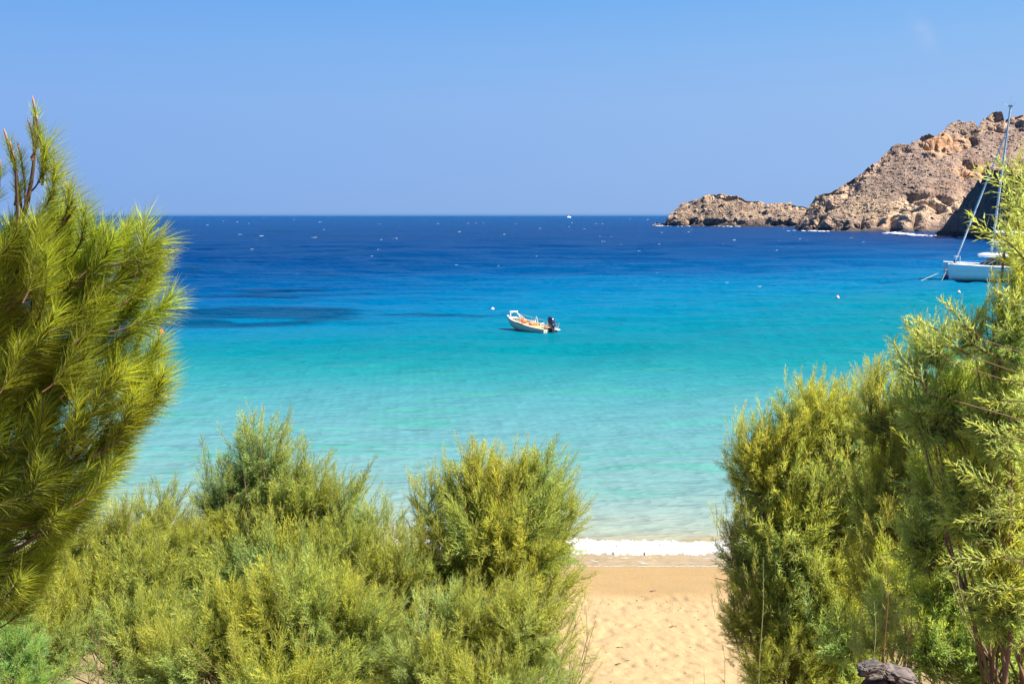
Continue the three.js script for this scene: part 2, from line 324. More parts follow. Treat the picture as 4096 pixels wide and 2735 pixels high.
{
  const R = rng(77);
  const island = rockMass([[1489, 515], [1505, 509], [1514, 515], [1526, 506], [1540, 487], [1552, 478], [1562, 466], [1580, 462], [1600, 456], [1622, 448], [1650, 442], [1672, 449], [1690, 449], [1710, 457], [1738, 459], [1757, 468], [1790, 464], [1812, 468], [1850, 474], [1880, 477], [1920, 480]],
    [[1489, 515.5], [1530, 517.5], [1700, 519], [1850, 520], [1920, 520]], { cols: 330, rows: 110, slope: 0.72, cliff: 0.34, seed: 3.3, scale: 1.15, paleHigh: 1.2, grey: 0.05 });
  const im = part('island', island.geometry, ROCK); tag(im, 'low rocky islet off the tip of the headland', 'island', null, 'structure'); dressRock(im, R, 160, 0, 1.7);
  { const p = at(656.5, 225, 945); p.y = 0; const rock = base('sea_rock', p); const m = new THREE.Mesh(boulderGeos[1], std([0.13, 0.10, 0.085], 0.95)); m.name = 'rock'; m.scale.set(4.6, 3.9, 4); rock.add(m); const m2 = new THREE.Mesh(boulderGeos[0], m.material); m2.name = 'rock'; m2.scale.set(2.6, 2, 2.4); m2.position.set(4, 0, 1); rock.add(m2); tag(rock, 'small dark rock in the sea off the left tip of the islet', 'rock'); }
  const head = rockMass([[1818, 529], [1832, 510], [1846, 488], [1858, 466], [1872, 450], [1898, 438], [1920, 428], [1942, 412], [1966, 402], [1986, 385], [2010, 373], [2026, 352], [2044, 335], [2060, 328], [2084, 331], [2102, 322], [2114, 311], [2130, 313], [2144, 322], [2160, 303], [2176, 284], [2200, 276], [2216, 281], [2232, 276], [2243, 292], [2256, 270], [2276, 258], [2296, 259], [2304, 270], [2330, 262], [2360, 260], [2440, 268], [2560, 290], [2700, 330]],
    [[1818, 529], [1900, 531], [2000, 532], [2100, 533], [2700, 535]], { cols: 620, rows: 220, slope: 0.6, cliff: 0.2, seed: 9.1, scale: 0.95, gullies: [[862, 1.1, 5], [896, 7, 9], [917, 3, 4]] });
  const hm = part('headland', head.geometry, ROCK); tag(hm, 'tan rocky headland sloping up from the sea to craggy tops', 'headland', null, 'structure'); dressRock(hm, R, 2300, 1700, 0.62);
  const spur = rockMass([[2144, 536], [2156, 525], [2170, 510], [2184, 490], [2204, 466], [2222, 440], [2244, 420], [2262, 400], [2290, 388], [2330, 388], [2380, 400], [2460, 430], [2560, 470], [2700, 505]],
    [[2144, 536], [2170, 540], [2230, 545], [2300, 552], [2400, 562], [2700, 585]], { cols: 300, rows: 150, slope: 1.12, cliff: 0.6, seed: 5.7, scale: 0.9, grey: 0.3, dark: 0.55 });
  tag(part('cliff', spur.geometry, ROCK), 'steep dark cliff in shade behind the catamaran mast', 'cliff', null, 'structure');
}

// ---------------------------------------------------------------- foam: whitecaps out at sea, surf on the rocks, breaker on the beach
const foamLump = (() => { const g = mergeVertices(new THREE.IcosahedronGeometry(1, 2).deleteAttribute('uv').deleteAttribute('normal')), p = g.attributes.position; for (let i = 0; i < p.count; i++) { const x = p.getX(i), y = p.getY(i), z = p.getZ(i), k = 0.75 + 0.7 * Math.abs(N3(x * 2.2 + 4, y * 2.2, z * 2.2)); p.setXYZ(i, x * k, y * k * 0.6, z * k); } g.computeVertexNormals(); return g; })();
const FOAM = std([0.72, 0.73, 0.74], 0.95);
{
  const R = rng(4242), list = [];
  const cap = (px, py, len) => { const d = seaDepth(py), n = 2 + Math.floor(R() * 3); for (let i = 0; i < n; i++) { const p = at(px, py, d); p.x += (R() - 0.5) * len * 1.5; p.z += (R() - 0.5) * len * 1.2; const s = len * (0.12 + 0.22 * R()); p.y = waveY(p.x, -p.z) + s * 0.1; list.push([p, V(s * (1.4 + R()), s * 0.32, s * 0.7), new THREE.Euler(0, (R() - 0.5) * 0.5, 0)]); } };
  for (const [x, y, l] of [[252, 251, 1.8], [283, 264, 2.4], [246, 286, 1.2], [240, 235, 3], [262, 237, 4], [314, 238, 3.5], [323, 230, 4], [395, 240, 4], [445, 263, 1], [463, 242, 3.5], [468, 223, 6], [460, 232, 4], [503, 235, 4], [604, 240, 3.4], [735, 240, 3.4], [727, 284, 1.2], [760, 288, 1.2], [585, 229, 5], [569, 227, 6], [850, 244, 2.5], [690, 233, 4], [800, 240, 2.5], [640, 252, 1.8], [776, 252, 1.8], [840, 262, 1.2]]) cap(x, y, l * 0.29);
  for (let i = 0; i < 85; i++) { const y = 217.5 + 60 * R() ** 1.6, x = 150 + 800 * R(); if (x > 790 && y < 233) continue; cap(x, y, Math.min(5, seaDepth(y) * 0.0019) * (0.4 + 0.6 * R())); }
  tag(scatter(null, 'whitecaps', foamLump, FOAM, list), 'scattered white foam caps on the deep blue sea', 'whitecaps');
  const surf = [];
  const wash = (x0, x1, y0, y1, n, s, h = 1) => { s *= 0.55; n = Math.round(n * 0.6); for (let i = 0; i < n; i++) { const u = R(), py = lerp(y0, y1, u) + (R() - 0.5) * 0.9, d = seaDepth(py), p = at(lerp(x0, x1, u), py, d), k = s * (0.35 + 0.9 * R()); p.y = 0.05 + h * k * 0.35 * R(); surf.push([p, V(k * 1.7, k * 0.34 * h, k * 0.8), new THREE.Euler(0, R() * 0.6, 0)]); } };
  wash(786, 800, 230.6, 230.9, 40, 1.2); wash(799, 828, 231.2, 231.4, 110, 1.5, 1.3); wash(828, 836, 231.6, 231.7, 16, 0.9);
  wash(880, 900, 232.6, 233.4, 60, 1.1); wash(894, 914, 233.4, 235, 110, 1.6, 1.8); wash(914, 938, 235, 236, 70, 1.2);
  wash(652, 664, 225.2, 225.6, 30, 1.8); wash(660, 690, 226, 226.2, 36, 1.2); wash(718, 740, 226.3, 226.5, 36, 1.6); wash(938, 985, 236.6, 237.4, 60, 0.9);
  tag(scatter(null, 'rock_surf', foamLump, FOAM, surf), 'white surf washing along the foot of the headland', 'surf');
}
{ // the small wave breaking on the beach
  const R = rng(99), nx = 900, np = 16, x0 = -15, x1 = 17;
  const crestD = (x) => 27.95 + 0.3 * N3(x * 0.35, 1.5, 2.2) + 0.14 * N3(x * 1.2, 4.5, 1.2) - 0.012 * (x - 2);
  const H = (x) => 0.17 * (0.74 + 0.6 * N3(x * 0.8, 6.1, 1.2) + 0.4 * N3(x * 2.7, 2.2, 8));
  const g = gridGeometry(np, nx, (r, c) => {
    const x = lerp(x0, x1, c / (nx - 1)), t = r / (np - 1), h = H(x);
    // from the sea side over the crest and down to a lumpy toe on the beach side
    const d = crestD(x) + lerp(0.45, -0.66, t) + 0.10 * N3(x * 2.4, t * 3, 5) * t + 0.16 * N3(x * 6, 3, t * 4) * smooth(t, 0.5, 1) + 0.1 * N3(x * 15, 3, t * 4) * smooth(t, 0.6, 1);
    let y = h * ramp([[0, -0.15], [0.18, 0.5], [0.34, 0.98], [0.46, 0.9], [0.62, 0.55], [0.82, 0.28], [0.94, 0.14], [1, -0.04]], t);
    y += (0.07 * N3(x * 5, t * 5, 1.7) + 0.045 * Math.abs(N3(x * 11, t * 11, 3.9)) + 0.03 * N3(x * 23, t * 16, 6)) * smooth(t, 0.05, 0.3) * (1 - smooth(t, 0.93, 1));
    return [x, y + 0.02, -d];
  });
  g.computeVertexNormals();
  const wave = part('breaking_wave', g, std([0.42, 0.42, 0.415], 0.95)); tag(wave, 'small white wave breaking along the edge of the beach', 'wave');
  const drops = [];
  for (let i = 0; i < 1500; i++) { const x = lerp(x0, x1, R()), up = R() ** 3 * 0.08, s = 0.012 + 0.03 * R(); drops.push([V(x, H(x) * (0.85 + 0.3 * R()) + up * (0.4 + N3(x * 2, 1, 1)), -(crestD(x) + 0.25 * (R() - 0.6))), V(s, s, s), new THREE.Euler(R() * 6, R() * 6, 0)]); }
  scatter(wave, 'spray', foamLump, FOAM, drops);
  const lace = [];
  for (let i = 0; i < 900; i++) {
    const x = lerp(x0, x1, R()), far = R() < 0.18, d = far ? crestD(x) + 0.4 + 2.2 * R() ** 2 : 26.35 + 0.9 * R() ** 1.3, k = N3(x * 0.7, d * 5, 3.3);
    if (k < (far ? 0.25 : -0.05)) continue;
    const s = 0.012 + 0.03 * R() ** 2; lace.push([V(x, Math.max(waveY(x, d), groundY(x, d)) + 0.006, -d), V(s * (1.8 + 2.4 * R()), s * 0.1, s * 0.6), new THREE.Euler(0, (R() - 0.5) * 0.7, 0)]);
  }
  for (let i = 0; i < 500; i++) { const x = lerp(x0, x1, i / 500) + 0.03 * R(); let d = 26.3; for (let k = 0; k < 20; k++) if (groundY(x, d) < 0.0) d -= 0.03; lace.push([V(x, groundY(x, d) + 0.006, -(d + 0.06 * R())), V(0.05, 0.006, 0.018), new THREE.Euler(0, (R() - 0.5) * 0.3, 0)]); }
  tag(scatter(null, 'foam_lace', foamLump, std([0.36, 0.335, 0.30], 0.9), lace), 'thin lacy foam lying on the shallow wash behind and before the breaker', 'foam');
}

// ---------------------------------------------------------------- boats and buoys
function loft(sections, closedRing = false) { const g = gridGeometry(sections.length, sections[0].length, (r, c) => { const p = sections[r][c]; return [p.x, p.y, p.z]; }, closedRing); g.computeVertexNormals(); return g; }
const WHITE = phys([0.80, 0.80, 0.77], 0.32, { clearcoat: 0.4, clearcoatRoughness: 0.2 }), CREAM = std([0.60, 0.545, 0.42], 0.5), STEEL = std([0.62, 0.62, 0.64], 0.25, { metalness: 0.9 }), BLACK = std([0.02, 0.02, 0.023], 0.45);
const WOOD = std([0.46, 0.205, 0.06], 0.45), WOODLIGHT = std([0.58, 0.31, 0.11], 0.5), NAVY = phys([0.018, 0.024, 0.05], 0.22, { clearcoat: 0.8, clearcoatRoughness: 0.15 }), ORANGE = std([0.85, 0.14, 0.02], 0.45), GREY = std([0.34, 0.36, 0.38], 0.45), PINK = std([0.86, 0.40, 0.44], 0.4), ROPE = std([0.62, 0.58, 0.46], 0.9), RED = std([0.62, 0.04, 0.03], 0.6);
{ // open motor boat, x forward
  const p = at(528.5, 332.4, 82.0); p.y = waveY(p.x, -p.z) - 0.02;
  const boat = base('motor_boat', p); boat.rotation.set(0, 0, 0);
  const bow = V(-0.76, 0, -0.65).normalize(); boat.rotation.order = 'YXZ'; boat.rotation.y = Math.atan2(-bow.z, bow.x); boat.rotation.z = 0.085; boat.rotation.x = 0.03; boat.scale.setScalar(0.99);
  tag(boat, 'small open white motor boat with orange wooden seats and a dark outboard', 'boat');
  const ST = [-2.3, -1.7, -1.0, -0.3, 0.4, 1.0, 1.5, 1.9, 2.2, 2.42], beam = (x) => ramp([[-2.3, 0.92], [-1, 1.0], [0, 1.0], [0.8, 0.92], [1.4, 0.74], [1.9, 0.46], [2.2, 0.24], [2.42, 0.05]], x), sheer = (x) => ramp([[-2.3, 0.50], [-1, 0.53], [0.4, 0.64], [1.5, 0.76], [2.42, 0.88]], x), keel = (x) => ramp([[-2.3, -0.22], [0.6, -0.22], [1.3, -0.12], [1.9, 0.15], [2.2, 0.45], [2.42, 0.9]], x), chine = (x) => ramp([[-2.3, 0.0], [0.4, 0.02], [1.4, 0.2], [2, 0.5], [2.42, 0.94]], x);
  part('hull', loft(ST.map((x) => { const b = beam(x), s = sheer(x), k = keel(x), c = chine(x); return [V(x, s, -b), V(x, lerp(c, s, 0.45), -b * 0.98), V(x, c, -b * 0.88), V(x, lerp(k, c, 0.4), -b * 0.45), V(x, k, 0), V(x, lerp(k, c, 0.4), b * 0.45), V(x, c, b * 0.88), V(x, lerp(c, s, 0.45), b * 0.98), V(x, s, b)]; })), std([0.50, 0.485, 0.37], 0.35), boat);
  { const s = new THREE.Shape([[-0.92, 0.50], [-0.81, 0.0], [-0.4, -0.12], [0, -0.22], [0.4, -0.12], [0.81, 0.0], [0.92, 0.50], [0.34, 0.46], [0.28, 0.36], [-0.28, 0.36], [-0.34, 0.46]].map((q) => new THREE.Vector2(...q))), g = new THREE.ExtrudeGeometry(s, { depth: 0.06, bevelEnabled: false }); g.rotateY(Math.PI / 2).translate(-2.31, 0, 0); part('transom', g, std([0.42, 0.43, 0.36], 0.4), boat); }
  const inner = (x, k) => beam(x) - Math.min(0.11, beam(x) * 0.35) * k;
  part('deck_edge', loft(ST.map((x) => [V(x, sheer(x) - 0.03, -beam(x) - 0.03), V(x, sheer(x) + 0.035, -beam(x) - 0.012), V(x, sheer(x) + 0.035, -inner(x, 1)), V(x, sheer(x) - 0.05, -inner(x, 1))])), CREAM, boat);
  part('deck_edge', loft(ST.map((x) => [V(x, sheer(x) - 0.03, beam(x) + 0.03), V(x, sheer(x) + 0.035, beam(x) + 0.012), V(x, sheer(x) + 0.035, inner(x, 1)), V(x, sheer(x) - 0.05, inner(x, 1))])), CREAM, boat);
  for (const s of [-1, 1]) part('rub_rail', tube(ST.map((x) => V(x, sheer(x) - 0.06, s * (beam(x) + 0.012))), 0.026, 6, 24), GREY, boat);
  const floorY = (x) => Math.max(0.12, chine(x) + 0.06);
  part('inner_liner', loft(ST.slice(0, 9).map((x) => { const b = inner(x, 1.05), f = Math.min(floorY(x), sheer(x) - 0.1); return [V(x, sheer(x), -b), V(x, f + 0.05, -b * 0.9), V(x, f, -b * 0.8), V(x, f, b * 0.8), V(x, f + 0.05, b * 0.9), V(x, sheer(x), b)]; })), CREAM, boat);
  part('bow_deck', loft([1.55, 1.8, 2.0, 2.2, 2.4].map((x) => [V(x, sheer(x) + 0.02, -inner(x, 0.9)), V(x, sheer(x) + 0.06, 0), V(x, sheer(x) + 0.02, inner(x, 0.9))])), CREAM, boat);
  part('bow_seat', box(0.75, 0.08, 1.45, 0.75, 0.44, 0), WOODLIGHT, boat);
  const seat = part('stern_bench', box(0.5, 0.09, 1.7, -1.45, 0.43, 0), WOOD, boat); part('bench_front', box(0.05, 0.32, 1.6, -1.19, 0.25, 0), WOODLIGHT, seat);
  const con = part('console', merge([box(0.36, 0.42, 0.95, -0.25, 0.42, 0.32), box(0.3, 0.05, 1.0, -0.28, 0.655, 0.32)]), WOOD, boat);
  part('windscreen', box(0.03, 0.2, 0.7, -0.1, 0.77, 0.32, 0.01), phys([0.6, 0.66, 0.7], 0.1, { transmission: 0.7, thickness: 0 }), con);
  { const t = new THREE.TorusGeometry(0.17, 0.017, 6, 20); t.rotateY(Math.PI / 2).rotateZ(-0.4).translate(-0.5, 0.72, 0.32); part('steering_wheel', t, STEEL, con); }
  part('middle_bench', box(0.34, 0.08, 1.75, -0.85, 0.45, 0), WOODLIGHT, boat);
  const rail = (s, from, to, h) => { const g = [tube([0, 0.2, 0.4, 0.6, 0.8, 1].map((t) => { const x = lerp(from, to, t); return V(x, sheer(x) + (t === 0 ? 0.03 : h), s * (beam(x) - 0.06)); }), 0.016, 6, 22)]; for (const t of [0.2, 0.6, 1]) { const x = lerp(from, to, t); g.push(bar(V(x, sheer(x), s * (beam(x) - 0.06)), V(x, sheer(x) + h, s * (beam(x) - 0.06)), 0.014)); } return merge(g); };
  part('side_rail', rail(-1, -0.7, 1.75, 0.26), STEEL, boat); part('side_rail', rail(1, -1.5, 1.8, 0.36), STEEL, boat);
  const pulpit = part('bow_frame', merge([tube([V(1.55, sheer(1.55), -0.5), V(1.75, 1.2, -0.42), V(1.85, 1.28, 0), V(1.75, 1.22, 0.42), V(1.45, sheer(1.45), 0.6)], 0.02, 6, 24), bar(V(1.1, sheer(1.1), 0.75), V(1.72, 1.22, 0.42), 0.016), bar(V(2.25, sheer(2.25), 0), V(1.85, 1.28, 0), 0.016)]), WHITE, boat); part('pad', box(0.22, 0.1, 0.92, 1.83, 1.31, 0.05, 0.05), WHITE, pulpit);
  part('ski_arch', merge([tube([V(-0.3, sheer(-0.3), 0.86), V(-0.22, 1.02, 0.7), V(-0.2, 1.18, 0.62)], 0.02, 6, 12), tube([V(0.06, sheer(0), 0.86), V(-0.14, 1.0, 0.7), V(-0.2, 1.2, 0.62)], 0.02, 6, 12)]), WHITE, boat);
  part('grab_hoop', tube([V(-1.72, 0.5, -0.66), V(-1.70, 0.82, -0.56), V(-1.68, 0.9, -0.3), V(-1.68, 0.84, -0.1), V(-1.7, 0.5, -0.04)], 0.022, 6, 20), WHITE, boat);
  part('light_box', box(0.1, 0.2, 0.16, -1.35, 0.78, 0.86), WHITE, boat);
  part('mooring_line', tube([V(-2.28, 0.5, -0.62), V(-2.4, 0.2, -0.63), V(-2.42, -0.1, -0.62)], 0.016, 5, 8), ROPE, boat);
  { const g = new THREE.TorusGeometry(0.17, 0.045, 6, 18); g.rotateX(Math.PI / 2).translate(-1.98, 0.5, -0.2); part('rope_coil', g, std([0.55, 0.3, 0.24], 0.9), boat); }
  const ladder = part('swim_ladder', merge([bar(V(-2.36, 0.3, 0.82), V(-2.42, 0.95, 0.84), 0.035), bar(V(-2.36, 0.5, 0.84), V(-2.44, 1.0, 0.84), 0.05)]), GREY, boat); part('swim_step', box(0.34, 0.06, 0.4, -2.45, 0.42, 0.72), WHITE, ladder);
  // outboard, tipped up
  const motor = new THREE.Group(); motor.name = 'outboard_motor'; boat.add(motor); motor.position.set(-2.42, 0.5, 0.0); motor.rotation.z = -0.36; motor.scale.setScalar(1.2);
  part('cowl', loft([[0.0, 0.20, 0.15], [0.12, 0.26, 0.19], [0.36, 0.28, 0.20], [0.56, 0.25, 0.18], [0.68, 0.17, 0.13], [0.71, 0.02, 0.02]].map(([y, a, b]) => Array.from({ length: 16 }, (_, i) => { const t = i / 16 * Math.PI * 2, c = Math.cos(t), s = Math.sin(t); return V(-0.1 + a * Math.sign(c) * Math.abs(c) ** 0.7, y + 0.12 + 0.05 * c, b * Math.sign(s) * Math.abs(s) ** 0.7); })), true), NAVY, motor);
  part('cowl_band', box(0.5, 0.035, 0.37, -0.1, 0.26, 0, 0.015), GREY, motor);
  part('leg', merge([box(0.22, 0.75, 0.15, -0.1, -0.22, 0, 0.05), box(0.46, 0.04, 0.26, -0.14, -0.58, 0), box(0.2, 0.3, 0.08, -0.08, -0.75, 0, 0.03)]), NAVY, motor);
  part('bracket', merge([box(0.16, 0.4, 0.28, 0.06, -0.1, 0), box(0.1, 0.12, 0.4, 0.1, 0.06, 0)]), BLACK, motor);
  { const g = mergeGeometries([0, 1, 2].map((k) => new THREE.SphereGeometry(0.11, 8, 6).scale(0.2, 1, 0.55).translate(0, 0.12, 0).rotateX(k * 2.094))); g.translate(-0.24, -0.72, 0); part('propeller', g, GREY, motor); }
  // the orange float lying in the bow is a thing of its own
  boat.updateMatrixWorld(true);
  const fp = boat.localToWorld(V(0.52, 0.70, -0.1)), float = base('mooring_float', fp); tag(float, 'round orange float lying inside the open motor boat', 'float');
  part('ball', new THREE.SphereGeometry(0.25, 24, 16), ORANGE, float); { const g = new THREE.TorusGeometry(0.06, 0.022, 6, 14); g.translate(0, 0.27, 0); part('eye_ring', g, ORANGE, float); }
}
function buoy(px, py, r, mat, label, stripe, dd) {
  const d = dd ?? seaDepth(py), p = at(px, py, d); p.y = r * 0.35 + waveY(p.x, -p.z);
  const b = base('mooring_buoy', p); part('ball', new THREE.SphereGeometry(r, 20, 14), mat, b);
  if (stripe) { const g = new THREE.TorusGeometry(r * 0.97, r * 0.14, 6, 24); g.rotateX(1.3); part('band', g, stripe, b); }
  const g = new THREE.TorusGeometry(r * 0.25, r * 0.09, 6, 12); g.translate(0, r * 1.12, 0); part('eye_ring', g, mat, b);
  return tag(b, label, 'buoy', 'mooring buoys on the water');
}
buoy(492.6, 307.6, 0.2, PINK, 'pink and white mooring buoy left of the open motor boat', WHITE);
buoy(837.5, 299.6, 0.2, PINK, 'small pale pink mooring buoy alone on the turquoise water right of the motor boat', null);
buoy(958.6, 294.3, 0.2, PINK, 'pink mooring buoy just below the catamaran hull', WHITE);
buoy(161, 331.5, 0.24, ORANGE, 'orange mooring buoy by the right-hand needles of the pine', null);
{ // distant vessel on the horizon
  const p = at(569, 215.9, 5200); p.y = -3; const ship = base('distant_ship', p, 0.25); tag(ship, 'tiny white ship on the horizon', 'ship');
  const hb = (x) => ramp([[-11, 2.4], [6, 2.6], [11, 0.2]], x);
  part('hull', loft([-11, -5, 0, 6, 9, 11].map((x) => [V(x, 5.2 + 0.05 * x, -hb(x)), V(x, 0, -hb(x) * 0.8), V(x, 0, hb(x) * 0.8), V(x, 5.2 + 0.05 * x, hb(x)), V(x, 5.2 + 0.05 * x, -hb(x))])), WHITE, ship);
  part('cabin', merge([box(11, 3, 4, -2, 6.6, 0, 0.4), box(6, 2, 3.4, -2.5, 9, 0, 0.4)]), WHITE, ship); part('mast', bar(V(-3, 9, 0), V(-3.4, 13, 0), 0.15), WHITE, ship);
}
{ // catamaran, x forward, starboard towards +z
  const p0 = at(947, 282.3, 141); p0.y = 0.22;
  const view0 = V(0.448, 0, -1).normalize(), left = V(view0.z, 0, -view0.x).normalize(), ang = 0.10, dir = left.clone().multiplyScalar(Math.cos(ang)).addScaledVector(view0, -Math.sin(ang));
  const cat = base('catamaran', p0); cat.rotation.y = Math.atan2(-dir.z, dir.x);
  tag(cat, 'white sailing catamaran with a tall grey mast at anchor on the right', 'sailing boat');
  // local: bow tip of the near hull at x = 0, hull runs to x = -16; the far hull stands at far = -z or +z, away from the camera
  const away = V(dir.z, 0, -dir.x).dot(view0) > 0 ? -1 : 1;   // local z of the far side (local z axis is (-dir.z, 0, dir.x))
  const BM = 7.4 * away, HB = (x) => ramp([[-16, 0.85], [-8, 1.0], [-3, 0.85], [-1, 0.42], [0, 0.07]], x), DK = (x) => ramp([[-16, 1.9], [-6, 2.25], [0, 2.5]], x);
  const xs = [-16, -13, -10, -8, -6, -4.5, -3, -2, -1, -0.4, 0];
  const hull = (z, name) => {
    const part0 = (lo, hi) => loft(xs.map((x) => { const b = HB(x), k = (f) => lerp(lo(x), hi(x), f), w = (f) => b * lerp(0.78, 1, clamp(k(f) / 2.2, 0, 1)), fx = (f) => x - (x > -2 ? 0.12 * (1 - clamp(k(f) / 2.5, 0, 1)) * (x + 2) : 0); return [V(fx(1), k(1), z - w(1)), V(fx(0.5), k(0.5), z - w(0.5)), V(fx(0), k(0), z - w(0)), V(fx(0), k(0), z + w(0)), V(fx(0.5), k(0.5), z + w(0.5)), V(fx(1), k(1), z + w(1))]; }));
    const h = part(name, part0(() => 0.34, (x) => DK(x)), WHITE, cat);
    part('boot_stripe', part0(() => -0.35, () => 0.334), BLACK, h);
    part('pin_stripe', merge([-1, 1].map((s) => tube(xs.slice(0, 10).map((x) => V(x, 0.46, z + s * (HB(x) * (0.78 + 0.22 * 0.46 / 2.2) + 0.004))), 0.035, 5, 20))), std([0.02, 0.09, 0.09], 0.5), h);
    part('toe_rail', merge([-1, 1].map((s) => tube(xs.map((x) => V(x, DK(x) + 0.02, z + s * (HB(x) - 0.02))), 0.06, 5, 24))), WHITE, h);
    part('deck', loft(xs.map((x) => [V(x, DK(x) + 0.01, z - HB(x) + 0.03), V(x, DK(x) + 0.1, z), V(x, DK(x) + 0.01, z + HB(x) - 0.03)])), WHITE, h);
    for (const wx of [-5.6, -9.2]) for (const s of [-1, 1]) part('hull_window', box(0.6, 0.26, 0.04, wx, 1.55, z + s * (HB(wx) * 0.955 + 0.006), 0.02), BLACK, h);
    for (const s of [-1, 1]) part('style_line', tube(xs.slice(1, 9).map((x) => V(x, 1.6, z + s * HB(x) * 0.945)), 0.012, 4, 16), GREY, h);
  };
  hull(0, 'near_hull'); hull(BM, 'far_hull');
  part('bridge_deck', box(9.5, 1.0, Math.abs(BM) - 0.6, -10, 1.75, BM / 2, 0.2), WHITE, cat);
  part('cross_beam', bar(V(-1.2, 2.2, 0), V(-1.2, 2.2, BM), 0.14, 8), STEEL, cat);
  part('trampoline', loft([[-1.3, 2.2], [-3, 2.12], [-5.2, 2.1]].map(([x, y]) => [V(x, y, BM * 0.12), V(x, y - 0.05, BM * 0.5), V(x, y, BM * 0.88)])), GREY, cat);
  const zc = BM / 2;
  const cab = part('coachroof', loft([[2.4, -4.6, 0.62], [3.1, -5.6, 0.62], [3.55, -6.4, 0.6]].map(([y, xf, w]) => { const r = []; for (let i = 0; i <= 20; i++) { const t = i / 20 * Math.PI - Math.PI / 2; r.push(V(xf - 1.6 + 1.6 * Math.cos(t) - 0, y, zc + Math.sin(t) * Math.abs(BM) * w * 0.72)); } r.push(V(-14, y, zc + Math.abs(BM) * w * 0.72), V(-14, y, zc - Math.abs(BM) * w * 0.72), r[0].clone()); return r; })), BLACK, cat);
  part('roof', (() => { const s = []; for (const [y, g] of [[3.5, 0], [3.62, 0.16], [3.84, 0.1], [3.98, -0.5]]) { const r = []; for (let i = 0; i <= 20; i++) { const t = i / 20 * Math.PI - Math.PI / 2; r.push(V(-6.2 + (1.9 + g) * Math.cos(t), y, zc + Math.sin(t) * (3.2 + g))); } r.push(V(-14.6 - g, y, zc + 3.2 + g), V(-14.6 - g, y, zc - 3.2 - g), r[0].clone()); s.push(r); } s.push(s[3].map(() => V(-9.5, 4.05, zc))); return loft(s); })(), WHITE, cat);
  part('window_post', merge([-0.9, -0.45, 0, 0.45, 0.9].map((t) => bar(V(-6.1 + 1.62 * Math.cos(t), 2.4, zc + Math.sin(t) * 3.35), V(-7.9 + 1.62 * Math.cos(t) + 0.02, 3.55, zc + Math.sin(t) * 3.2), 0.06))), WHITE, cat);
  // mast raked a little aft
  const mx = -5.9, mt = V(mx - 1.35, 24.3, zc), mb = V(mx, 3.6, zc);
  const MAST = std([0.50, 0.53, 0.57], 0.35, { metalness: 0.3 });
  const mast = part('mast', tube([mb, mb.clone().lerp(mt, 0.5), mt], [0.16, 0.16, 0.13], 10, 8), MAST, cat);
  part('mast_head', merge([box(0.5, 0.3, 0.34, mt.x, mt.y + 0.1, mt.z), bar(V(mt.x, mt.y, mt.z), V(mt.x + 0.9, mt.y + 0.45, mt.z), 0.025), bar(V(mt.x + 0.9, mt.y + 0.45, mt.z), V(mt.x + 1.05, mt.y + 0.75, mt.z), 0.03), bar(V(mt.x, mt.y, mt.z), V(mt.x - 0.6, mt.y + 0.5, mt.z), 0.02), bar(V(mt.x, mt.y, mt.z), V(mt.x, mt.y + 1.6, mt.z), 0.014)]), GREY, mast);
  for (const f of [0.28, 0.52]) { const q = mb.clone().lerp(mt, f); part('spreader', merge([bar(q, V(q.x - 0.3, q.y + 0.05, q.z + 1.5), 0.05), bar(q, V(q.x - 0.3, q.y + 0.05, q.z - 1.5), 0.05), bar(q, V(q.x + 1.5, q.y + 0.05, q.z), 0.035)]), MAST, mast); }
  for (const s of [-1, 1]) part('shroud', tube([V(-8.4, 2.3, zc + s * 3.6), mb.clone().lerp(mt, 0.28).add(V(-0.3, 0, s * 1.5)), mb.clone().lerp(mt, 0.52).add(V(-0.3, 0, s * 1.5)), mb.clone().lerp(mt, 0.86)], 0.022, 4, 14), STEEL, mast);
  const fs = V(-1.2, 2.6, zc), ft = mb.clone().lerp(mt, 0.86); const stay = part('furled_sail', tube([fs, fs.clone().lerp(ft, 0.12), fs.clone().lerp(ft, 0.5), ft], [0.07, 0.14, 0.13, 0.04], 8, 24), std([0.62, 0.63, 0.66], 0.7), cat); part('furling_drum', tube([fs, fs.clone().lerp(ft, 0.02)], [0.2, 0.16], 10, 2), BLACK, stay);
  const boom = part('boom', bar(V(mx - 0.2, 5.7, zc), V(mx - 8.6, 5.9, zc), 0.17, 8), MAST, cat);
  part('sail_cover', loft([0, 0.06, 0.3, 0.6, 0.9, 1].map((t) => { const x = lerp(mx - 0.25, mx - 8.4, t), h = lerp(1.15, 0.65, t), y = 5.75 + 0.2 * t, w = 0.34 * (t === 0 || t === 1 ? 0.5 : 1); return [V(x, y, zc - w * 0.7), V(x, y + h * 0.6, zc - w), V(x, y + h, zc - w * 0.6), V(x, y + h, zc + w * 0.6), V(x, y + h * 0.6, zc + w), V(x, y, zc + w * 0.7)]; }), true), std([0.13, 0.045, 0.05], 0.85), boom);
  part('folded_sail', loft([0.02, 0.3, 0.6, 0.95].map((t) => { const x = lerp(mx - 0.25, mx - 8.4, t), h = lerp(1.15, 0.65, t) + 5.73 + 0.2 * t, w = 0.26; return [V(x, h, zc - w), V(x, h + 0.3 + 0.06 * Math.sin(t * 30), zc - w * 0.4), V(x, h + 0.3, zc + w * 0.4), V(x, h, zc + w)]; })), WHITE, boom);
  const pul = part('bow_pulpit', merge([bar(V(-0.9, 2.5, -0.2 * away), V(-0.9, 3.6, -0.2 * away), 0.035), bar(V(-1.5, 2.5, -0.2 * away), V(-1.5, 3.6, -0.2 * away), 0.035), bar(V(-0.9, 3.6, -0.2 * away), V(-1.5, 3.6, -0.2 * away), 0.035), box(0.34, 0.3, 0.2, -0.85, 3.55, -0.2 * away)]), WHITE, cat);
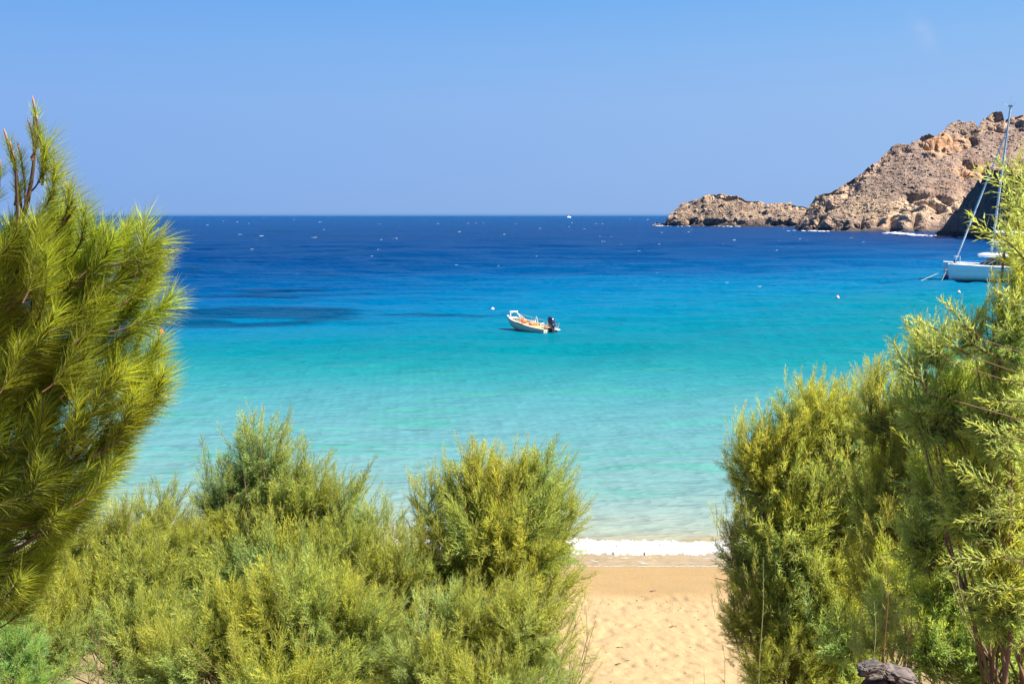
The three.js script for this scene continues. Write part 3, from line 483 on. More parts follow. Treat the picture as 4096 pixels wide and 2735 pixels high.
  const posts = []; for (const x of [-2.6, -4.6, -6.6, -8.6, -10.6]) posts.push(bar(V(x, DK(x), -0.8 * away * HB(x)), V(x, DK(x) + 0.7, -0.8 * away * HB(x)), 0.02)); posts.push(tube([-1.5, -4.6, -8.6, -10.6].map((x) => V(x, 3.0, -0.8 * away * HB(x))), 0.012, 4, 12)); part('guard_rail', merge(posts), STEEL, cat);
  part('anchor_line', bar(V(-1.1, 2.0, zc), V(3.3, 0, zc - away * 2), 0.04), ROPE, cat); part('anchor_line', bar(V(-0.05, 2.1, 0.0), V(0.9, 0, -away * 1.2), 0.03), ROPE, cat);
  // a red pennant by the coachroof
  part('red_pennant', loft([[0, 0], [0.5, 0.1], [1.2, 0.25], [1.6, 0.3]].map(([t, q]) => [V(-7.9 - q, 4.2 - t, zc - away * 3.3), V(-8.4 - q, 4.15 - t, zc - away * 3.35)])), RED, cat);
}

// ---------------------------------------------------------------- plants: feathery tamarisks and a long-needled pine
// triangles with a colour per vertex, collected into one geometry
class Blades {
  constructor() { this.p = []; this.n = []; this.c = []; }
  tri(a, b, c, col) { const n = V(0, 0, 0).crossVectors(b.clone().sub(a), c.clone().sub(a)).normalize(); for (const q of [a, b, c]) { this.p.push(q.x, q.y, q.z); this.n.push(n.x, n.y, n.z); this.c.push(...col); } }
  quad(a, b, c, d, col) { this.tri(a, b, c, col); this.tri(a, c, d, col); }
  blade(from, dir, len, w, col, side, bend) {              // tapered ribbon in two pieces
    const mid = from.clone().addScaledVector(dir, len * 0.55), tip = from.clone().addScaledVector(dir, len); if (bend) { mid.addScaledVector(bend, len * 0.12); tip.addScaledVector(bend, len * 0.4); }
    const s = side.clone().multiplyScalar(w / 2), s2 = side.clone().multiplyScalar(w * 0.42);
    this.quad(from.clone().sub(s), from.clone().add(s), mid.clone().add(s2), mid.clone().sub(s2), col); this.tri(mid.clone().sub(s2), mid.clone().add(s2), tip, col);
  }
  stick(a, b, r0, r1, col) { const d = b.clone().sub(a).normalize(), u = perpendicular(d), v = V(0, 0, 0).crossVectors(d, u); const P = (q, r, k) => q.clone().addScaledVector(u, r * Math.cos(k * 2.094)).addScaledVector(v, r * Math.sin(k * 2.094)); for (let k = 0; k < 3; k++) this.quad(P(a, r0, k), P(a, r0, k + 1), P(b, r1, k + 1), P(b, r1, k), col); }
  build() { const g = new THREE.BufferGeometry(); g.setAttribute('position', new THREE.Float32BufferAttribute(this.p, 3)); g.setAttribute('normal', new THREE.Float32BufferAttribute(this.n, 3)); g.setAttribute('color', new THREE.Float32BufferAttribute(this.c, 3)); return g; }
}
function perpendicular(d) { const a = Math.abs(d.y) < 0.9 ? V(0, 1, 0) : V(1, 0, 0); return V(0, 0, 0).crossVectors(d, a).normalize(); }
const turned = (d, angle, roll) => { const u = perpendicular(d), v = V(0, 0, 0).crossVectors(d, u); return d.clone().multiplyScalar(Math.cos(angle)).addScaledVector(u, Math.sin(angle) * Math.cos(roll)).addScaledVector(v, Math.sin(angle) * Math.sin(roll)).normalize(); };
// one tamarisk plume, 1 unit long along +y: reddish axis, side twigs, fine leafy branchlets
function plumeGeometry(seed, sparse = 1, wide = 1) {
  const R = rng(seed), B = new Blades(), bx = (R() - 0.5) * 0.5, bz = (R() - 0.5) * 0.5;
  const axis = (t) => V(bx * t * t * 0.5 + 0.02 * Math.sin(t * 9 + seed), t, bz * t * t * 0.5), wood = [0.19, 0.085, 0.04];
  for (let i = 0; i < 6; i++) B.stick(axis(i / 6), axis((i + 1) / 6), 0.0105 * (1 - i / 7), 0.0105 * (1 - (i + 1) / 7), wood);
  const n = Math.round(28 * sparse);
  for (let i = 0; i < n; i++) {
    const t = 0.16 + 0.84 * (i + 0.6 * R()) / n, a = axis(t), dirA = axis(t + 0.02).sub(axis(t)).normalize(), roll = i * 2.4 + R();
    const d = i === n - 1 ? dirA : turned(dirA, 0.36 + 0.36 * R(), roll), L = (0.34 - 0.24 * t) * (0.7 + 0.6 * R()) + 0.03;
    const yel = clamp(0.15 + 0.6 * t * R() + 0.25 * R(), 0, 1), col = [lerp(0.30, 0.58, yel), lerp(0.405, 0.575, yel), lerp(0.135, 0.062, yel)];
    const droop = V(0, -0.1 - 0.16 * R(), 0);
    B.blade(a, d, L, 0.0095 * wide, col.map((v) => v * 0.85), perpendicular(d), droop);
    const m = Math.max(3, Math.round(L * 27 / wide ** 0.5));
    for (let j = 0; j < m; j++) {
      const s = (j + 0.5 + 0.4 * R()) / m, q = a.clone().addScaledVector(d, L * s); q.y += droop.y * L * s * s * 0.4;
      const e = turned(d, 0.36 + 0.32 * R(), j * 2.4 + roll), l = (0.10 + 0.06 * R()) * (1 - 0.55 * s) + 0.015, v = 0.85 + 0.3 * R();
      const sd = turned(e, Math.PI / 2, R() * 6.3), f = q.clone().addScaledVector(e, l), w = sd.multiplyScalar(0.0072 * wide);
      B.tri(q.clone().sub(w), q.clone().add(w), f, col.map((x) => x * v));
    }
  }
  return B.build();
}
const PLUMES = [11, 12, 13, 14, 15].map((s) => plumeGeometry(s)), SPARSE = [21, 22].map((s) => plumeGeometry(s, 0.5)), NEAR = [31, 32, 33, 34].map((s) => plumeGeometry(s, 0.8, 1.5));
const LEAF = new THREE.MeshPhysicalMaterial({ vertexColors: true, roughness: 1, side: THREE.DoubleSide, transmission: 0.58, thickness: 0, specularIntensity: 0.3, ior: 1.35 });
const BARK = std([0.15, 0.085, 0.05], 0.9), BARKGREY = std([0.24, 0.17, 0.12], 0.95);
const UP = V(0, 1, 0);

// lobes: [px, py, distance, radius px x, radius px y, (density)]; root: [px, distance] of the foot of the bush
function tamarisk(label, root, lobes, seed, o = {}) {
  const R = rng(seed), foot = at(root[0], 400, root[1]); foot.y = groundY(foot.x, root[1]) - 0.06;
  const bush = base(o.name ?? 'tamarisk_bush', foot), list = [], col = [], hue = o.hue ?? [1, 1, 1], plumeLen = o.plume ?? 1;
  for (const [px, py, d, rx, ry, dens = 1] of lobes) {
    const c = at(px, py, d), k = d / FOCAL, r = V(1.12 * rx * k, 1.1 * ry * k, Math.max(rx, ry * 0.7) * k * 0.8), rm = Math.min(r.x, r.y);
    const n = Math.round(rx * ry / 12 * dens * (o.density ?? 1));
    for (let i = 0; i < n; i++) {
      const shell = R() < 0.74, u = V(R() * 2 - 1, R() * 2 - 1, R() * 2 - 1); if (u.lengthSq() > 1 || u.lengthSq() < 0.01) { i--; continue; }
      u.normalize(); if (u.y < -0.75 && R() < 0.7) continue;
      const depth = shell ? 0.86 + 0.22 * R() * R() + 0.1 * (R() - 0.5) : 0.35 + 0.45 * R();
      const lump = 1 + 0.38 * N3(u.x * 1.9 + seed, u.y * 1.9, u.z * 1.9 + px * 0.1);
      const tip = c.clone().add(V(u.x * r.x, u.y * r.y, u.z * r.z).multiplyScalar(depth * lump));
      const dir = u.clone().multiplyScalar(0.8).addScaledVector(UP, (o.up ?? 0.5) + 0.35 * Math.max(0, u.y)).add(V(R() - 0.5, (R() - 0.5) * 0.6, R() - 0.5).multiplyScalar(0.7)).addScaledVector(V(0.12, 0, 0), 1).normalize();
      let L = rm * (0.65 + 0.6 * R()) * plumeLen, thin = 1; if (R() < 0.17 && u.y > 0.1) { thin = 0.62; L *= 1.35; tip.addScaledVector(dir, L * 0.34 * R()); }
      L = clamp(L, 0.14, 1.15);
      const at0 = tip.clone().addScaledVector(dir, -L).sub(foot);
      list.push([at0, V(L * thin * (0.68 + 0.35 * R()), L, L * thin * (0.68 + 0.35 * R())), new THREE.Quaternion().setFromUnitVectors(UP, dir).multiply(new THREE.Quaternion().setFromAxisAngle(UP, R() * 6.3))]);
      const warm = clamp(0.5 + 0.9 * N3(tip.x * 0.9, tip.y * 0.9, tip.z * 0.9) + 0.35 * u.y + 0.3 * (R() - 0.5), 0, 1), b = (0.72 + 0.42 * R());
      col.push(new THREE.Color().setRGB(hue[0] * b * lerp(0.74, 1.16, warm), hue[1] * b * lerp(0.92, 1.04, warm), hue[2] * b * lerp(1.5, 0.75, warm)));
    }
  }
  // thin upright shoots that stand out of the crown
  const wisps = [], wcol = [];
  for (const [px, py, d, rx, ry] of lobes) { const k = d / FOCAL; for (let i = 0; i < rx / 2.6; i++) { const a = (R() * 2 - 1) * 0.95, h = Math.sqrt(1 - a * a) * (0.7 + 0.3 * R()), b = at(px + a * rx * 1.08, py - h * ry * 0.98, d + (R() - 0.5) * rx * k * 1.2).sub(foot), L = clamp(ry * k * (0.35 + 0.4 * R()), 0.15, 0.8), dir = V(a * 0.6 + 0.2 + 0.5 * (R() - 0.5), 1, (R() - 0.5) * 0.7).normalize(); wisps.push([b.addScaledVector(dir, -L * 0.45), V(L * 0.62, L, L * 0.62), new THREE.Quaternion().setFromUnitVectors(UP, dir).multiply(new THREE.Quaternion().setFromAxisAngle(UP, R() * 6.3))]); const v = 0.95 + 0.3 * R(); wcol.push(new THREE.Color().setRGB(hue[0] * v * 1.1, hue[1] * v, hue[2] * v)); } }
  SPARSE.forEach((g, k) => { const pick = wisps.map((_, i) => i).filter((i) => i % 2 === k); scatter(bush, 'shoots', g, LEAF, pick.map((i) => wisps[i]), pick.map((i) => wcol[i])); });
  const kinds = o.sparse ? SPARSE : o.near ? NEAR : PLUMES;
  kinds.forEach((g, k) => { const pick = list.map((_, i) => i).filter((i) => i % kinds.length === k); if (pick.length) scatter(bush, 'foliage', g, LEAF, pick.map((i) => list[i]), pick.map((i) => col[i])); });
  // woody stems fan out from the foot to each lobe
  for (const [px, py, d, rx, ry] of lobes) {
    const k = d / FOCAL, ns = o.stems ?? 2;
    for (let i = 0; i < ns; i++) {
      const tip = at(px + (R() - 0.5) * rx * 1.3, py - ry * (0.2 + 0.5 * R()), d + (R() - 0.5) * rx * k).sub(foot), mid = tip.clone().multiplyScalar(0.5); mid.y *= 0.8; mid.x *= 1.1;
      const s = V((R() - 0.5) * 0.5, 0, (R() - 0.5) * 0.4), th = clamp(tip.length() * 0.0048, 0.005, 0.02);
      part('stem', tube([s, s.clone().lerp(mid, 0.5).add(V((R() - 0.5) * 0.15, 0.1, (R() - 0.5) * 0.15)), mid, tip.clone().lerp(mid, 0.4).add(V((R() - 0.5) * 0.2, 0, 0)), tip], [th, th * 0.8, th * 0.3], 5, 9), BARK, bush);
    }
  }
  return tag(bush, label, o.category ?? 'shrub', null);
}
const OLIVE = [0.95, 0.98, 0.95], PALE = [1.0, 1.04, 1.2], YELLOW = [1.08, 1.04, 0.8], DARK = [1.1, 1.18, 0.9], FRESH = [0.82, 1.08, 1.1];
tamarisk('big rounded tamarisk with the tall feathery peak left of the picture centre', [270, 15.0], [[262, 468, 15.2, 40, 54], [230, 498, 15, 36, 48], [300, 508, 14.9, 46, 54], [340, 512, 14.8, 36, 44], [214, 556, 14.7, 46, 50], [285, 575, 14.3, 78, 60], [350, 570, 14.3, 40, 60], [200, 610, 14, 50, 50], [330, 630, 14, 60, 60]], 101, { hue: OLIVE });
tamarisk('loose olive tamarisk below the pine, left of the tallest peaked bush', [120, 14.2], [[164, 524, 14.6, 30, 46], [124, 542, 14.2, 38, 46], [76, 562, 14, 40, 44], [150, 584, 13.8, 50, 48], [92, 604, 13.4, 54, 44, 0.8], [30, 590, 13.4, 44, 48], [50, 640, 12.8, 50, 44], [150, 640, 13, 50, 50, 0.9], [190, 548, 14.4, 28, 40], [160, 556, 14.3, 34, 34], [60, 545, 13.9, 34, 34]], 102, { hue: OLIVE });
tamarisk('slim loose tamarisk in the dip between the two tall peaked bushes', [392, 14.2], [[388, 546, 14.6, 24, 46], [408, 548, 14.7, 22, 34], [372, 540, 14.8, 22, 40], [400, 590, 14.2, 40, 60], [404, 650, 13.8, 44, 50]], 103, { hue: PALE, density: 0.9 });
tamarisk('dense domed tamarisk whose top stands before the turquoise water, left of the sand gap', [500, 14.6], [[478, 488, 15.0, 38, 48], [536, 490, 15, 40, 50], [432, 508, 14.9, 28, 44, 0.85], [562, 528, 14.8, 28, 52], [505, 532, 14.6, 66, 58], [450, 570, 14.5, 48, 50], [520, 585, 14.4, 54, 50], [480, 620, 14.2, 60, 50]], 104, { hue: YELLOW });
tamarisk('broad yellow-green tamarisk filling the foreground left of centre', [300, 11.6], [[300, 612, 12.0, 62, 54], [232, 634, 12, 52, 54], [356, 640, 11.9, 46, 58], [176, 662, 11.6, 44, 46], [290, 680, 11.4, 80, 50]], 105, { hue: [1.06, 1.06, 0.95] });
tamarisk('pale feathery tamarisk along the left edge of the sandy path', [500, 11.6], [[462, 632, 11.8, 46, 56], [520, 636, 11.7, 42, 60], [556, 654, 11.6, 26, 58, 0.7], [424, 676, 11.4, 42, 50], [500, 695, 11.2, 70, 50]], 106, { hue: PALE });
tamarisk('thin spray of tamarisk shoots leaning out over the sandy path', [560, 11.8], [[586, 640, 11.9, 16, 42, 0.5], [578, 690, 11.6, 24, 44, 0.6]], 116, { hue: PALE, sparse: true, stems: 4 });
tamarisk('tall round tamarisk with a spiky top along the right edge of the sandy path', [800, 12.6], [[752, 466, 13.2, 30, 54], [812, 424, 13.2, 38, 50], [850, 424, 13, 38, 52], [784, 474, 13, 46, 60], [746, 545, 12.9, 32, 52], [806, 536, 12.8, 62, 62], [858, 496, 12.8, 48, 62], [742, 616, 12.6, 28, 46, 0.75], [790, 610, 12.6, 52, 60], [846, 610, 12.4, 54, 64], [790, 665, 12.2, 50, 40, 0.8], [850, 668, 12.2, 50, 40]], 107, { hue: [1.1, 1.1, 0.95] });
tamarisk('tamarisk with a yellow-green crown behind the near bush on the right', [900, 11.2], [[884, 408, 11.6, 36, 48], [914, 426, 11.4, 36, 60], [900, 496, 11.2, 50, 62], [900, 570, 11, 50, 60], [960, 440, 11, 50, 70], [960, 540, 11, 50, 70]], 108, { hue: YELLOW });
tamarisk('tall near tamarisk rising past the catamaran mast at the right', [1040, 6.6], [[1020, 190, 6.8, 14, 40, 0.6], [1022, 262, 6.7, 24, 54], [1012, 330, 6.6, 32, 56], [974, 338, 6.8, 26, 36, 0.8], [936, 348, 7, 34, 32, 0.8], [914, 362, 7.1, 24, 26, 0.6], [956, 410, 7, 52, 52], [1006, 420, 6.6, 42, 64], [990, 500, 6.8, 54, 68], [1010, 590, 6.6, 44, 74], [950, 484, 7.3, 42, 52], [940, 540, 7.4, 44, 50]], 109, { hue: [1.22, 1.24, 1.0], plume: 1.1, near: true, up: 0.25 });
tamarisk('dark shaded tamarisk behind the stump in the lower right', [960, 7.6], [[960, 590, 7.8, 50, 58], [1000, 660, 7.5, 50, 54], [940, 645, 7.6, 44, 44], [900, 590, 8.6, 36, 50, 0.8], [850, 640, 8.6, 36, 40, 0.6]], 110, { hue: DARK, near: true, up: 0.3 });
tamarisk('small pale grey-green tamarisk just behind the grey stump', [884, 6.9], [[884, 604, 7.0, 22, 30], [872, 636, 6.9, 26, 24], [900, 634, 6.9, 20, 24]], 111, { hue: [1.15, 1.22, 1.6], near: true });
tamarisk('fresh bluish-green tamarisk in the bottom left corner', [0, 8.4], [[6, 612, 8.6, 26, 32], [16, 652, 8.4, 34, 40], [48, 676, 8.3, 26, 26, 0.8], [8, 690, 8.2, 40, 30]], 112, { hue: FRESH, stems: 3 });
tamarisk('small open tamarisk with upright shoots on bare sand near the bottom left', [88, 8.8], [[94, 636, 8.9, 14, 24, 0.5], [84, 664, 8.8, 24, 24, 0.6], [112, 674, 8.8, 22, 20, 0.6]], 113, { hue: FRESH, sparse: true, stems: 3 });

// ---- near frond sprays at the right edge: each one a branch of its own on a bush that stands out of frame
{
  const R = rng(515), root = V(4.1, groundY(4.1, 4.6) - 0.1, -4.6), bush = base('tamarisk_bush', root);
  tag(bush, 'nearest tamarisk branches reaching in from the right edge of the picture', 'shrub');
  const tips = [[968, 430], [986, 400], [1004, 428], [950, 470], [962, 512], [984, 482], [1000, 508], [940, 560], [968, 586], [996, 560], [1012, 470], [1010, 602], [1016, 540], [1004, 380], [1014, 640], [985, 545], [994, 450], [988, 166], [1004, 158], [1010, 196], [1018, 168], [976, 219], [1010, 226], [1018, 240], [1004, 284], [940, 300], [905, 326], [893, 340], [920, 312], [950, 330]];
  tips.forEach(([x, y], i) => {
    const tip = at(x, y, 4.5 + 0.5 * R()), up = y < 350, dir = V(-0.9 + (up ? 0.35 * R() : 0), (up ? 0.65 : 0.15) + 0.5 * (R() - 0.4), 0.1 * (R() - 0.5)).normalize(), L = (up ? 0.26 : 0.2) + 0.14 * R(), st = tip.clone().addScaledVector(dir, -L).sub(root);
    const m = new THREE.Mesh(NEAR[i % NEAR.length], LEAF); m.name = 'frond'; m.position.copy(st); m.scale.set(L * 1.3, L, L * 1.3); m.quaternion.setFromUnitVectors(UP, dir).multiply(new THREE.Quaternion().setFromAxisAngle(UP, R() * 6.3)); bush.add(m);
    part('branch', tube([V(0.1 * (R() - 0.5), 0.1, 0), V(0.05, st.y * 0.45, 0.1 * (R() - 0.5)), V(st.x * 0.55, st.y - 0.32, st.z * 0.6), st], [0.007, 0.004, 0.002], 5, 12), BARK, bush);
  });
}

// ---- pine
function tuftGeometry(seed) {      // a length of shoot with its needles; unit = one needle length
  const R = rng(seed), B = new Blades();
  B.stick(V(0, 0, 0), V(0, 0.7, 0), 0.022, 0.018, [0.20, 0.11, 0.045]);
  for (let i = 0; i < 74; i++) {
    const t = i / 74, y = t * 0.7, d = turned(UP, 0.32 + 0.42 * R() + 0.16 * (1 - t), i * 2.4 + R() * 0.6), L = 0.8 + 0.4 * R(), yel = R();
    const col = [lerp(0.27, 0.55, yel), lerp(0.36, 0.57, yel), lerp(0.026, 0.015, yel)];
    B.blade(V(0, y, 0), d, L, 0.02, col, turned(d, Math.PI / 2, R() * 6.3), V(0.35, 0.25 * (R() - 0.7), 0));
  }
  return B.build();
}
{
  const R = rng(808), foot = at(-70, 400, 6.0); foot.y = groundY(foot.x, 6.0) - 0.1;
  const pine = base('pine_tree', foot); tag(pine, 'bright yellow-green pine with long needles at the left edge', 'pine tree');
  const NEEDLES = new THREE.MeshPhysicalMaterial({ vertexColors: true, roughness: 1, side: THREE.DoubleSide, transmission: 0.45, thickness: 0, specularIntensity: 0.5, ior: 1.4 });
  const PINEBARK = std([0.075, 0.042, 0.024], 0.95), P = (x, y, d = 6.0) => at(x, y, d).sub(foot);
  part('trunk', tube([V(0, 0, 0), P(-60, 560), P(-46, 420), P(-26, 330), P(4, 262), P(24, 214), P(34, 160), P(34, 102)], [0.07, 0.055, 0.045, 0.035, 0.025, 0.016, 0.010, 0.006], 8, 32), PINEBARK, pine);
  const limbs = [[[-40, 380], [10, 330], [60, 290], [112, 246]], [[-50, 440], [30, 390], [90, 352], [142, 300]], [[-52, 500], [20, 450], [80, 420], [140, 366]], [[-58, 560], [0, 500], [60, 470], [112, 420]], [[-30, 340], [0, 280], [16, 230], [16, 170]], [[-36, 300], [-14, 262], [-6, 230], [-4, 200]], [[-60, 580], [-10, 560], [30, 540], [66, 500]], [[-62, 620], [-20, 600], [6, 590], [30, 560]], [[-20, 320], [30, 262], [60, 228], [76, 206]]];
  for (const L of limbs) { const dd = 6 + (R() - 0.5) * 0.7; part('limb', tube(L.map(([x, y], i) => P(x, y, lerp(6, dd, i / 3))), [0.03, 0.02, 0.012, 0.006], 6, 14), PINEBARK, pine); }
  // outline that the shoot tips fill
  const poly = [[-40, 214], [2, 206], [22, 190], [36, 168], [48, 178], [62, 200], [84, 224], [104, 232], [122, 226], [142, 222], [156, 240], [160, 270], [166, 300], [160, 326], [158, 372], [150, 398], [132, 424], [122, 452], [104, 484], [84, 510], [66, 534], [54, 566], [26, 596], [-40, 616]];
  const inside = (x, y) => { let c = false; for (let i = 0, j = poly.length - 1; i < poly.length; j = i++) { const [xi, yi] = poly[i], [xj, yj] = poly[j]; if ((yi > y) !== (yj > y) && x < (xj - xi) * (y - yi) / (yj - yi) + xi) c = !c; } return c; };
  const tufts = [], cols = [];
  const NL = 0.165;
  const shoot = (x, y, d, ang, len, from = 0, bare = false) => {
    const tip = P(x, y, d), k = d / FOCAL, dz = (R() - 0.5) * 0.7, dir = V(Math.cos(ang), Math.sin(ang), dz).normalize(), n = Math.max(2, Math.round(len / (NL * 0.5)));
    const bend = V(0.02, -0.12 * len, 0), pt = (t) => tip.clone().addScaledVector(dir, -len * (1 - t)).addScaledVector(bend, 4 * t * (1 - t) * 0.6);
    const b0 = 0.74 + 0.46 * R(), dead = R() < (x < 50 ? 0.03 : 0.01), warm = 0.5 + 0.5 * N3(tip.x * 2, tip.y * 2, tip.z * 2) + 0.2 * (R() - 0.5);
    for (let i = 0; i < n; i++) {
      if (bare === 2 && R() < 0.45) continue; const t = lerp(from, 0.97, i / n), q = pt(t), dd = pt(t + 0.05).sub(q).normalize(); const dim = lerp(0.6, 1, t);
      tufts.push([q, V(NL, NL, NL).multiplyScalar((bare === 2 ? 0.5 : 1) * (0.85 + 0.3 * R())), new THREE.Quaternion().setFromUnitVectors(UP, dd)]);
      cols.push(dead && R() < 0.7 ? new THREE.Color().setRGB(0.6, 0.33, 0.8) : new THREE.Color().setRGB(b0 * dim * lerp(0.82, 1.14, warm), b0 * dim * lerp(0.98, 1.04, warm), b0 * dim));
    }
    part('shoot', tube([pt(-0.25), pt(0), pt(0.5), pt(1.02)], bare === 2 ? [0.008, 0.0075, 0.006, 0.005] : [0.006, 0.005, 0.0032, 0.0028], 5, 8), SHOOT, pine);
    if (bare || R() < 0.4) part('bud', tube([pt(0.97), pt(1.03), pt(1.09)], bare === 2 ? [0.006, 0.0075, 0.002] : [0.005, 0.006, 0.002], 5, 4), BUD, pine);
  };
  const SHOOT = std([0.10, 0.05, 0.025], 0.9), BUD = std([0.30, 0.17, 0.10], 0.8);
  let made = 0;
  for (let tries = 0; made < 280 && tries < 8000; tries++) {
    const x = -40 + 215 * R(), y = 130 + 490 * R(); if (!inside(x, y)) continue;
    const low = smooth(y, 380, 560), edge = smooth(x, 40, 150);
    const ang = lerp(1.15, 0.55, edge * 0.6) - low * 0.55 + (R() - 0.5) * 0.7;
    shoot(x, y, 5.75 + 0.65 * R(), ang, 0.22 + 0.2 * R()); made++;
  }
  // shoots that stand out of the crown: the leader with bare buds, the left shoots, the right-hand tips
  for (const [x, y, a, l, b = true] of [[34, 104, 1.58, 0.4, 2], [37, 118, 1.45, 0.2, 2], [29, 122, 1.75, 0.2, 2], [6, 136, 1.6, 0.4, 2], [11, 146, 1.5, 0.3, 2], [19, 148, 1.65, 0.32, 2], [14, 156, 1.6, 0.3, 2], [0, 164, 1.4, 0.3, 2], [44, 150, 1.2, 0.22], [54, 170, 1.2, 0.24], [68, 186, 1.3, 0.2], [144, 226, 1.5, 0.26], [126, 228, 1.35, 0.26], [104, 232, 1.2, 0.26], [84, 214, 1.2, 0.24], [158, 258, 1.0, 0.3], [166, 300, 0.6, 0.3], [162, 376, 0.9, 0.3], [150, 404, 0.7, 0.28]]) shoot(x, y, 5.9, a, l, 0.05, b);
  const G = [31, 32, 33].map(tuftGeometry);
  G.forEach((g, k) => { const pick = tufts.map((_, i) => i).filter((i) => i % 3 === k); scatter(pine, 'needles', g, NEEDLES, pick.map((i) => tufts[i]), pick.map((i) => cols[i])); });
}

// ---------------------------------------------------------------- stump, weeds and litter
{
  const p = at(887, 676, 6.2); const top = p.y; p.y = groundY(p.x, 6.2) - 0.12;
  const R = rng(606), stump = base('tree_stump', p), H = Math.max(top + 0.035 - p.y, 0.22), cols = 72;
  const wood = new THREE.MeshStandardMaterial({ vertexColors: true, roughness: 0.95, side: THREE.DoubleSide });
  const prof = [[0, 1.1], [0.2, 1.06], [0.45, 0.98], [0.65, 0.9], [0.8, 0.8], [0.9, 0.66], [0.97, 0.42], [1, 0.2], [0.98, 0.02]], rows = 40;
  const g = gridGeometry(rows, cols, (r, c) => {
    const t = r / (rows - 1) * (prof.length - 1), k = Math.min(Math.floor(t), prof.length - 2), f = t - k, h = lerp(prof[k][0], prof[k + 1][0], f), w = lerp(prof[k][1], prof[k + 1][1], f), a = c / cols * Math.PI * 2, ca = Math.cos(a), sa = Math.sin(a);
    const layer = N3(ca * 1.2, h * 9, sa * 1.2) * 0.10 + 0.05 * N3(ca * 5, h * 22, sa * 5), lump = 1 + 0.2 * N3(ca * 1.3 + 4, h * 2, sa * 1.3) + layer;
    const n = fbm(ca * 3, h * 14, sa * 3, 4), rot = smooth(N3(ca * 2 + 7, h * 5, sa * 2), 0.0, 0.4);
    const base0 = [0.075 + 0.12 * n, 0.06 + 0.10 * n, 0.062 + 0.11 * n];
    return [ca * w * 0.215 * lump, h * H * (0.93 + 0.16 * N3(ca * 1.5, 2, sa * 1.5)) + 0.015 * N3(ca * 9 * w, 4, sa * 9 * w), sa * w * 0.2 * lump, lerp(base0[0], 0.10, rot), lerp(base0[1], 0.045, rot), lerp(base0[2], 0.025, rot)];
  }, true);
  g.computeVertexNormals(); part('wood', g, wood, stump);
  const slab = (sx, sy, sz, x, y, z, rx, rz, seed) => { const b = new THREE.IcosahedronGeometry(1, 7).deleteAttribute('uv').deleteAttribute('normal'), q = b.attributes.position; for (let i = 0; i < q.count; i++) { const X = q.getX(i), Y = q.getY(i), Z = q.getZ(i), e = 1 + 0.3 * N3(X * 1.6 + seed, Y * 1.6, Z * 1.6) + 0.14 * N3(X * 2.2 + seed, Y * 7, Z * 6) + 0.07 * N3(X * 5, Y * 12 + seed, Z * 13) + 0.10 * Math.abs(N3(X * 3, Y * 4 + seed, Z * 18)) + 0.06 * N3(X * 14, Y * 14, Z * 22); const sq = (v) => Math.sign(v) * Math.abs(v) ** 0.7; q.setXYZ(i, sq(X) * sx * e, sq(Y) * sy * e, sq(Z) * sz * e); } b.rotateX(rx); b.rotateZ(rz); b.translate(x, y, z); b.computeVertexNormals(); const cc = new Float32Array(q.count * 3); for (let i = 0; i < q.count; i++) { const n = fbm(q.getX(i) * 28, q.getY(i) * 70, q.getZ(i) * 28 + seed, 3), w = fbm(q.getX(i) * 9, q.getY(i) * 120, seed, 2); const v = clamp(0.065 + 0.15 * n + 0.07 * w, 0.01, 0.25); cc.set([v * 1.15, v * 0.92, v * 0.82], i * 3); } b.setAttribute('color', new THREE.BufferAttribute(cc, 3)); return b; };
  part('broken_top', slab(0.11, 0.035, 0.09, 0.075, H * 0.98, 0.03, 0.1, -0.3, 3), wood, stump);
  part('broken_top', slab(0.085, 0.045, 0.09, -0.1, H * 1.04, 0.0, -0.1, 0.14, 8), wood, stump);
  tag(stump, 'weathered grey tree stump at the bottom edge on the right', 'tree stump');
}
const REDSTEM = std([0.20, 0.075, 0.035], 0.8), STRAW = std([0.42, 0.30, 0.14], 0.9);
function stalk(px, y0, y1, d, lean, mat, label, leafy) {
  const R = rng(Math.round(px * 13 + y0)), f = at(px, y1, d), t = at(px + lean, y0, d + 0.1); f.y = Math.min(f.y, groundY(f.x, d) - 0.03);
  const s = base('weed_stalk', f), h = t.clone().sub(f), r = 0.0011 * d * 0.55;
  part('stem', tube([V(0, 0, 0), h.clone().multiplyScalar(0.4).add(V(-0.01, 0, 0)), h.clone().multiplyScalar(0.75).add(V(0.012, 0, 0)), h], [r, r * 0.85, r * 0.7, r * 0.3], 5, 14), mat, s);
  const B = new Blades();
  for (let i = 0; i < leafy; i++) { const k = 0.25 + 0.75 * (i + R()) / leafy, q = h.clone().multiplyScalar(k), e = turned(h.clone().normalize(), 0.5 + 0.5 * R(), R() * 6.3); B.blade(q, e, d * (0.006 + 0.010 * R()), d * 0.0011, leafy > 8 ? [0.16, 0.24, 0.05] : [0.42, 0.32, 0.16], turned(e, 1.57, R() * 6), V(0, -0.2, 0)); }
  const lf = new THREE.Mesh(B.build(), LEAF); lf.name = 'leaves'; s.add(lf);
  tag(s, label, 'weed', 'thin weed stalks along the bottom edge');
}
stalk(886, 555, 684, 6.4, 1, REDSTEM, 'tall straight reddish stalk rising just behind the stump', 7);
stalk(876, 600, 676, 6.3, -2, std([0.24, 0.26, 0.08], 0.8), 'thin green stalk standing left of the tall reddish one at the stump', 12);
stalk(909, 590, 684, 6.6, 2, REDSTEM, 'slender orange-brown stalk right of the stump', 8);
stalk(760, 556, 690, 8.2, 3, std([0.30, 0.27, 0.09], 0.8), 'green leafy stalk before the right-hand bush, beside the path', 18);
stalk(694, 672, 690, 9.5, -1, STRAW, 'dry straw stalk at the bottom edge, leftmost on the path', 5);
stalk(702, 664, 690, 9.5, 2, STRAW, 'dry straw stalk next right of the leftmost one on the path', 6);
